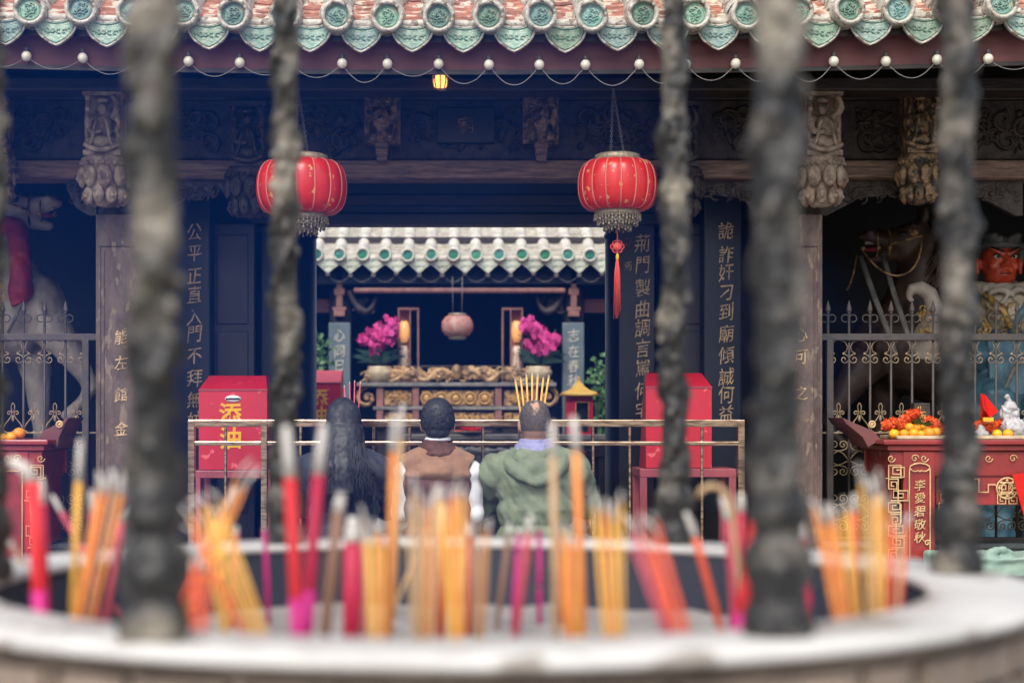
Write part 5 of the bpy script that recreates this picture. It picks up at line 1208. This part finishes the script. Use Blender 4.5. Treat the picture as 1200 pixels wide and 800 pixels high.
for s in (-1,1):
    b.ell(g(cx0+s*9.5,302.5,-.118), (4.4*u,.014,2.6*u), m=0); b.ell(g(cx0+s*9,302.8,-.13), (1.7*u,.006,1.9*u), m=1)
    b.tube([g(cx0+s*5,303.5,-.133),g(cx0+s*9.5,299.8,-.134),g(cx0+s*14,300.8,-.12)], .0045, 6, m=1)
b.build('eye', [M_['statue_white'], M_['ink']], t)
b = MB()
for s in (-1,1): b.tube([g(cx0+s*2.5,298,-.143),g(cx0+s*6,296.5,-.146),g(cx0+s*13,293,-.13),g(cx0+s*19,291.5,-.1)], [.004,.007,.0075,.002], 7)
b.build('eyebrow', M_['ink'], t)
b = MB(); b.tube([g(cx0-6.5,322.6,-.123),g(cx0,322.2,-.134),g(cx0+6.5,322.6,-.123)], .003, 5); b.build('mouth_line', M_['ink'], t)
b = MB(); b.ell(g(cx0,287,.02), (26*u,27*u,13*u), n=20, k=12); b.tube([g(cx0+25*math.cos(a*PI/10),289,0)+Vector((0,.02+25*u*math.sin(a*PI/10),0)) for a in range(20)], .028, 8, closed=True)
for s in (-1,1): b.tube([g(cx0+s*4,283,-.12),g(cx0+s*14,279,-.1),g(cx0+s*22,276,-.04)], [.02,.03,.015], 8)
b.tube([g(cx0+24,280,.1),g(cx0+32,296,.1),g(cx0+30,312,.1)], [.05,.04,.02], 8)
fuse(b, .009, 2, .007, 14).build('headscarf', M_['headcloth'], t)
b = MB()     # robe: shoulders, chest, seated lap, arms
b.ell(g(cx0+3,362,.05), (46*u,.2,30*u), n=20, k=12); b.ell(g(cx0+3,400,.05), (40*u,.2,44*u), n=20, k=12); b.ell(g(cx0+3,440,.0), (46*u,.25,34*u), n=20, k=12)
for s in (-1,1): b.tube([g(cx0+3+s*40,360,.05),g(cx0+3+s*52,395,0),g(cx0+3+s*30,425,-.22)], [.12,.11,.08], 12); b.tube([g(cx0+3+s*18,455,0),g(cx0+3+s*30,470,-.3),g(cx0+3+s*28,560,-.3),g(cx0+3+s*30,700,-.3)], [.16,.15,.12,.12], 12)
fuse(b, .02, 2, .025, 6).build('robe', M_['statue_blue'], t)
b = MB(); b.ell(g(cx0+3,366,-.03), (38*u,.17,30*u), n=20, k=12); fuse(b, .014, 1, .01, 9).build('breastplate', M_['statue_white'], t)
b = MB()
for s in (-1,1): b.tube([g(cx0+3+s*30,345,-.16),g(cx0+3+s*10,368,-.21),g(cx0+3-s*2,392,-.2)], .022, 8, m=0 if s > 0 else 1, flat=.5); b.tube([g(cx0+3+s*34,352,-.13),g(cx0+3+s*16,380,-.2)], .01, 6, m=1)
carving(b, X(cx0-26,10.1), X(cx0+34,10.1), Z(395,10.1), Z(352,10.1), 10.11, 30, .02, .045, 9, m=1)
b.build('armour_band', [M_['statue_blue'], M_['statue_gold']], t)
b = MB(); b.tube([g(cx0+2+30*math.cos(a*PI/12),338+3*math.sin(a*PI/12),.0)+Vector((0,.03+27*u*math.sin(a*PI/12)*-1,0)) for a in range(24)], .045, 9, closed=True)
for s in (-1,1): b.tube(bez(g(cx0,346,-.19), g(cx0+s*9,338,-.21), g(cx0+s*20,342,-.2), g(cx0+s*22,349,-.17)), [.012,.016,.02,.022,.022,.022,.02,.02,.02,.018,.016,.014], 8); b.tube(bez(g(cx0,346,-.2), g(cx0+s*4,350,-.2), g(cx0+s*7,356,-.2), g(cx0+s*12,358,-.2)), [.014]*12, 7)
b.ell(g(cx0,346,-.2), .024); fuse(b, .009, 1, .01, 16).build('neck_scarf', M_['horse_white'], t)
b = MB(); b.tube([g(cx0-24,470,-.4),g(cx0-8,436,-.38),g(cx0+20,405,-.36),g(cx0+50,385,-.34)], .014, 8); b.build('spear', M_['cloth_grey'], t)
b = MB()
for i in range(9): b.tube([g(cx0-24+i*6,398+3*math.sin(i),-.2),g(cx0-26+i*6.3,430,-.26),g(cx0-28+i*7,470,-.3)], .02, 7)
fuse(b, .012, 2).build('robe_folds', M_['statue_blue'], t)
for s, lb in ((-1, 'dark wooden dais under the white horse statue'), (1, 'dark wooden dais under the bay horse and guardian statues')):
    o = MB().box(*sorted((s*2.1, s*5.1)), 9.6, 11.8, FZ+.001, FZ+.12).build('statue_dais', M_['dark_wood'], bevel=.01, loc=(s*3.6, 10.6, FZ)); tag(o, lb, 'dais')
# ------------------------------------------------------------------ censer
CX, CY = 0.0, 2.5; RI, RO, RZ = .70, .864, H-.246
cs_ = thing('incense_censer', 'huge round censer with white rim, key-pattern band and dark dragon posts', 'censer', (CX, CY, 0))
MB().lathe([(.12,0),(.6,.0),(.62,.08),(.5,.14),(.46,.3),(.6,.5),(.78,.68),(.82,.84),(.83,RZ-.0125),(.72,RZ-.0125),(.69,.8),(.5,.66),(.01,.6)], (CX,CY,0), 96, caps=False).build('bowl', M_['carved_stone'], cs_)
MB().lathe([(RI+.003,RZ-.012),(RI,RZ-.009),(RI,RZ-.003),(RI+.003,RZ),(RO-.003,RZ),(RO,RZ-.003),(RO,RZ-.009),(RO-.003,RZ-.012),(RI+.003,RZ-.012)], (CX,CY,0), 128, caps=False).build('rim', M_['rim_marble'], cs_)
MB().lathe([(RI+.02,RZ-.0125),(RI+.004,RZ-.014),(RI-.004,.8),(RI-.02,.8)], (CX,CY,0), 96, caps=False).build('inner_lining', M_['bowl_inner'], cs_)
mb = MB()
for z0, z1, q in ((RZ-.024, RZ-.0135, .85), (RZ-.155, RZ-.138, .85)): mb.lathe([(.8,z0),(q,z0),(q,z1),(.8,z1)], (CX,CY,0), 96, caps=False)
n = 46
for i in range(n):
    for row, (z0, z1) in enumerate(((RZ-.072, RZ-.034), (RZ-.128, RZ-.084))):
        a = 2*PI*(i+.5*row)/n; M = Matrix.Rotation(a, 3, 'Z'); w_ = .042+.012*((i*7+row*3) % 3)
        q = MB().box(.82, .848, -w_, w_*.6, z0, z1); q.box(.82, .84, w_*.7, w_*.95, z0-.006, z1+.004); mb.join(q, M, (CX,CY,0))
mb.build('relief_band', M_['carved_stone'], cs_)
# one dragon post, copied six times round the rim
pz = RZ; hgt = 1.42; mb = MB()
mb.lathe([(.04,0),(.041,.006),(.039,.03),(.033,.035),(.031,.05),(.038,.062),(.041,.08),(.038,.1),(.03,.108),(.028,.12),(.036,.135),(.03,.16),(.024,.18),(.024,hgt)], (0,0,0), 24)
for ph, rr_, th in ((0, .02, .0145), (2.3, .022, .011)):
    mb.tube([((rr_+.004*math.sin(k*.9))*math.cos(ph+k*.33), (rr_+.004*math.sin(k*.9))*math.sin(ph+k*.33), .15+k*.0175) for k in [j/4 for j in range(289)]], [th*(.95+.22*math.sin(k*.55+ph)+.12*math.sin(k*3.1)) for k in [j/4 for j in range(289)]], 10)
rr = random.Random(8)
for i in range(22):
    a = rr.uniform(0,6.28); z = rr.uniform(.15,hgt-.03); mb.ell((.028*math.cos(a), .028*math.sin(a), z), (rr.uniform(.005,.012),rr.uniform(.005,.012),rr.uniform(.008,.02)), n=8, k=6)
pm_ = fuse(mb, .0042, 1, .003, 40)
p0 = pm_.build('dragon_post', M_['post_bronze'], cs_, loc=(0,0,0))
POSTS = [(180, 1.80, 0, 1.0), (911, 1.83, 2.1, 1.0), (334, 3.17, 1.0, .96), (790, 3.17, 3.7, .96), (1122, 2.56, 5.0, 1.0), (-17, 2.46, 4.2, 1.0)]
for i, (px, Yp, rot, sc) in enumerate(POSTS):
    o = p0 if i == 0 else dup(p0, parent=cs_)
    o.location = Vector((X(px,Yp), Yp, pz))-wloc(cs_); o.rotation_euler = (0,0,rot); o.scale = (sc,sc,1)
MB().lathe([(.72,pz+hgt),(.84,pz+hgt),(.84,pz+hgt+.05),(.72,pz+hgt+.05),(.72,pz+hgt)], (CX,CY,0), 64, caps=False).build('top_ring', M_['post_bronze'], cs_)
# ash bed
mb = MB(); vs = []; n, k = 72, 22
for i in range(k+1):
    r = (RI-.024)*i/k
    for j in range(n):
        a = 2*PI*j/n; x, y = CX+r*math.cos(a), CY+r*math.sin(a); vs.append((x, y, H-.365+.012*noise.fractal(Vector((x*6,y*6,0)), .6, 2, 4)))
mb.add(vs, [(i*n+j, i*n+(j+1) % n, (i+1)*n+(j+1) % n, (i+1)*n+j) for i in range(k) for j in range(n)])
ash = mb.build('ash_bed', M_['ash'], loc=(CX,CY,H-.37)); tag(ash, 'grey incense ash filling the round censer', 'ash', kind='stuff')
# ------------------------------------------------------------------ incense sticks standing in the ash
ZA = H-.37
S = [ # tip px,py ; low px,py ; width px ; material ; depth ; band ; ash bend ; label
 (38,565,48,720,21,'stick_red',2.35,'stick_magenta',-26,'thick red incense stick with bent ash, leftmost in the censer'),
 (50,590,56,720,10,'stick_crimson',2.5,None,0,'thin crimson stick just right of the leftmost thick red one'),
 (15,640,22,712,8,'stick_brown',2.7,None,0,'short thin brown stick at the far left of the censer'),
 (92,565,84,725,11,'stick_amber',2.5,None,0,'slim amber stick left of the left front post'),
 (132,562,94,728,22,'stick_orange',2.35,None,-6,'thick orange stick leaning right, left of the left front post'),
 (108,600,116,728,9,'stick_pink',2.7,None,0,'thin pink stick crossing behind the leaning orange one'),
 (142,612,121,728,10,'stick_pink',2.6,None,5,'thin pink stick touching the left front post'),
 (72,600,78,722,7,'stick_pink',2.9,None,0,'very thin pink stick between the red and amber ones at left'),
 (240,578,312,745,19,'stick_amber',2.25,None,-8,'thick amber stick leaning left, right of the left front post'),
 (222,600,298,745,14,'stick_orange',2.3,None,-8,'orange stick parallel behind the thick leaning amber one'),
 (246,602,268,745,16,'stick_amber',2.5,None,-4,'amber stick under the two leaning ones near the left front post'),
 (286,560,226,690,14,'stick_orange',2.6,None,8,'orange stick leaning right across the leaning amber ones'),
 (262,600,214,690,12,'stick_coral',2.7,None,0,'coral stick leaning right beside the left front post'),
 (236,655,234,742,20,'stick_coral',2.35,None,0,'short thick coral stick right of the left front post'),
 (276,640,270,742,8,'stick_pink',2.8,None,0,'thin pink stick behind the leaning amber bundle'),
 (340,560,350,745,19,'stick_red',2.2,'stick_magenta',-3,'thick bright red stick with tall pale ash, left of the long-haired woman'),
 (373,556,357,745,18,'stick_crimson',2.3,'stick_magenta',3,'thick crimson stick touching the bright red one'),
 (311,640,316,740,7,'stick_magenta',2.9,None,0,'thin magenta stick before the left rear post'),
 (396,600,378,745,17,'stick_brown',2.3,None,2,'brown stick standing before the long-haired woman'),
 (413,640,411,745,26,'stick_crimson',2.6,None,0,'broad dull crimson bundle low in the middle left'),
 (427,640,425,745,10,'stick_pink',2.4,None,0,'pink stick right beside the dull crimson bundle'),
 (437,610,441,745,24,'stick_amber',2.3,None,-3,'broad amber stick left of the kneeling man in the vest'),
 (461,530,456,745,12,'stick_orange',2.5,None,2,'tall slim orange stick left of the man in the vest'),
 (470,515,462,690,8,'stick_tan',2.9,None,0,'tall slim tan stick left of the man in the vest'),
 (489,645,462,700,6,'stick_tan',2.8,None,0,'thin tan stick leaning right low in the middle'),
 (497,575,497,745,28,'stick_tan',2.3,None,0,'broad tan bundle before the left half of the brown vest'),
 (527,578,536,745,22,'stick_amber',2.25,None,3,'broad amber stick before the middle of the brown vest'),
 (512,590,516,745,12,'stick_coral',2.4,None,0,'coral stick between the tan and amber bundles on the vest'),
 (519,620,518,740,8,'stick_crimson',2.7,None,0,'thin crimson stick between the tan and amber bundles'),
 (541,575,539,745,14,'stick_orange',2.35,None,0,'orange stick at the right edge of the brown vest bundle'),
 (549,640,548,745,12,'stick_crimson',2.75,None,0,'crimson stick right of the vest bundle'),
 (565,615,560,745,17,'stick_tan',2.4,None,2,'tan stick between the vest man and the green jacket'),
 (594,640,578,745,8,'stick_brown',2.8,None,0,'thin brown stick left of the green jacket'),
 (619,625,602,745,12,'stick_pink',2.5,None,0,'pink stick leaning right before the green jacket'),
 (606,650,600,740,8,'stick_magenta',2.8,None,0,'thin magenta stick at the foot of the pink leaning one'),
 (632,690,632,745,8,'stick_magenta',2.9,None,0,'short magenta stick low before the green jacket'),
 (648,535,652,745,12,'stick_tan',2.5,None,0,'tall tan stick before the middle of the green jacket'),
 (657,650,659,745,7,'stick_crimson',2.8,None,0,'thin crimson stick low beside the amber bundle on the green jacket'),
 (675,530,684,745,13,'stick_orange',2.4,None,-2,'tall orange stick before the right side of the green jacket'),
 (668,620,670,745,20,'stick_amber',2.5,None,0,'broad amber stick at the foot of the tall orange one'),
 (711,590,720,745,25,'stick_amber',2.2,None,0,'broad lone amber stick right of the green jacket'),
 (757,612,806,745,19,'stick_coral',2.25,None,-5,'thick coral stick leaning left, left of the right rear post'),
 (743,618,790,745,16,'stick_pink',2.4,None,-5,'pink stick leaning left beside the thick coral one'),
 (815,630,851,742,12,'stick_coral',2.5,None,-4,'slim coral stick leaning left, right of the right rear post'),
 (884,612,864,738,20,'stick_red',2.3,'stick_magenta',4,'thick red stick touching the right front post'),
 (868,600,866,735,12,'stick_crimson',2.6,None,0,'crimson stick left of the thick red one by the right front post'),
 (852,610,862,735,10,'stick_pink',2.6,None,-5,'pink stick with curled ash by the right front post'),
 (858,650,858,735,10,'stick_magenta',2.8,None,0,'magenta stick behind the red ones by the right front post'),
 (943,640,950,715,10,'stick_crimson',2.7,None,0,'thin crimson stick right of the right front post'),
 (962,590,988,725,22,'stick_orange',2.25,None,-6,'thick orange stick leaning left, right of the right front post'),
 (985,590,1003,722,18,'stick_amber',2.4,None,-4,'amber stick beside the thick orange one at right'),
 (1001,600,1010,722,10,'stick_coral',2.6,None,0,'slim coral stick amid the orange group at right'),
 (1021,560,1027,716,19,'stick_amber',2.25,None,-3,'tall thick amber stick left of the right side post'),
 (1036,590,1036,712,16,'stick_orange',2.4,None,2,'orange stick beside the tall thick amber one at right'),
 (1057,610,1055,708,18,'stick_coral',2.4,None,3,'bright coral stick, rightmost in the censer'),
]
rr = random.Random(21)
for (tx, ty, bx, by, wd, mt, Ys, band, bend, lab) in S:
    # stand each stick in the ash at depth Ys: carry its line on down to the ash level
    u = Ys/F; pyb = 490+.37/u; dxdy = (bx-tx)/(by-ty); bxx = tx+dxdy*(pyb-ty); top = P(tx, ty, Ys+.02); bot = Vector((X(bxx,Ys), Ys, ZA-.03)); r = wd/2*u*.92
    rmax = RI-.05; dd = Vector((bot.x-CX, bot.y-CY))
    if dd.length > rmax: dd = dd.normalized()*rmax; bot.x, bot.y = CX+dd.x, CY+dd.y
    t = thing('incense_stick', lab, 'incense stick', (bot.x, bot.y, ZA), 'incense sticks standing in the censer ash')
    bundle = wd >= 14 and mt in ('stick_amber','stick_orange','stick_tan','stick_coral','stick_pink')
    if bundle: t.name = 'incense_bundle'; t['category'] = 'incense bundle'; t['label'] = lab.replace('bundle', 'stick').replace('stick', 'stick bundle', 1); t['group'] = 'incense bundles standing in the censer ash'
    d = (top-bot).normalized(); e = d.cross(Vector((0,1,0))).normalized(); f_ = d.cross(e); mb3s = []
    if not bundle:
        tops = [(top, r*.85)]; MB().tube([bot, bot+d*.2, top], [r*.8,r*.85,r*.85], 12).build('paste', M_[mt], t)
        if band: L_ = (top-bot).length; MB().tube([bot+d*L_*.18, bot+d*L_*.48], r*.97, 14).build('colour_band', M_[band], t)
    else:
        tops = []; nb = 5 if wd < 20 else 7
        for i in range(nb):
            k = (i-(nb-1)/2)/((nb-1)/2); off = e*(k*r*.7)+f_*rr.uniform(-.8,.8)*r; sp = e*(k*r*.5+rr.uniform(-.3,.3)*r)+f_*rr.uniform(-.6,.6)*r
            tp = top+off+sp-d*abs(rr.gauss(0,.022)); q = r*rr.uniform(.16,.23); tops.append((tp, q))
            st_ = MB().tube([bot+off*.7, (bot+tp)/2+off*.5, tp], [q*.95,q,q], 8).build('stick', M_[mt if rr.random() < .8 else rr.choice(['stick_coral','stick_tan','stick_orange'])], t); mb3s.append(st_)
    for i, (tp, q) in enumerate(tops):
        mb3 = MB(); l = rr.uniform(.024,.05)*(1.5 if ty < 570 else 1)*(1 if not bundle else .55); sx = bend*u*rr.uniform(.6,1.1)
        mb3.tube([tp-d*.001, tp+d*l*.5+Vector((sx*.3,0,0)), tp+d*l+Vector((sx,0,-abs(sx)*.3))], [q*1.0,q*.9,q*.6], 8)
        mb3.build('ash_tip', M_['ash_tip'], mb3s[i] if bundle else t)
# curled burnt coil beside the red group
t = thing('burnt_incense', 'arched curl of burnt incense beside the right rear post', 'burnt incense', tuple(P(822,745,2.5)))
Yc = 2.5; mb = MB(); mb.tube([P(868,735,Yc), P(864,660,Yc), P(858,600,Yc), P(852,580,Yc), P(843,571,Yc), P(832,569,Yc), P(822,574,Yc), P(817,583,Yc)], [.004,.004,.005,.005,.005,.005,.005,.003], 8); mb.build('coil', M_['stick_tan'], t)
# ------------------------------------------------------------------ drifting incense smoke (real thin volumes in front of the hall)
def smoke(c, r, dens, seed, col=(.012,.2,1.0)):
    m = bpy.data.materials.new('smoke_air'); m.use_nodes = True; N = m.node_tree.nodes; L = m.node_tree.links; N.remove(N['Principled BSDF'])
    v = N.new('ShaderNodeVolumePrincipled'); v.inputs['Color'].default_value = (*col, 1); v.inputs['Density'].default_value = dens; v.inputs['Anisotropy'].default_value = .2
    L.new(v.outputs[0], N['Material Output'].inputs['Volume'])
    mb = MB(); mb.ell(c, r, n=48, k=28); vs = []
    for p in mb.v:
        q = Vector(p)-Vector(c); k = 1+.22*noise.fractal(q*1.1+Vector((seed,0,0)), .6, 2, 3); vs.append(tuple(Vector(c)+q*k))
    mb.v = vs; o = mb.build('incense_smoke', m, loc=c); o['kind'] = 'stuff'; o['label'] = 'thin blue incense smoke drifting before the left half of the hall'; o['category'] = 'smoke'; return o
if SMOKE:
    smoke((-1.6, 6.0, 1.9), (2.75, 1.9, 1.9), SMOKE, 1)
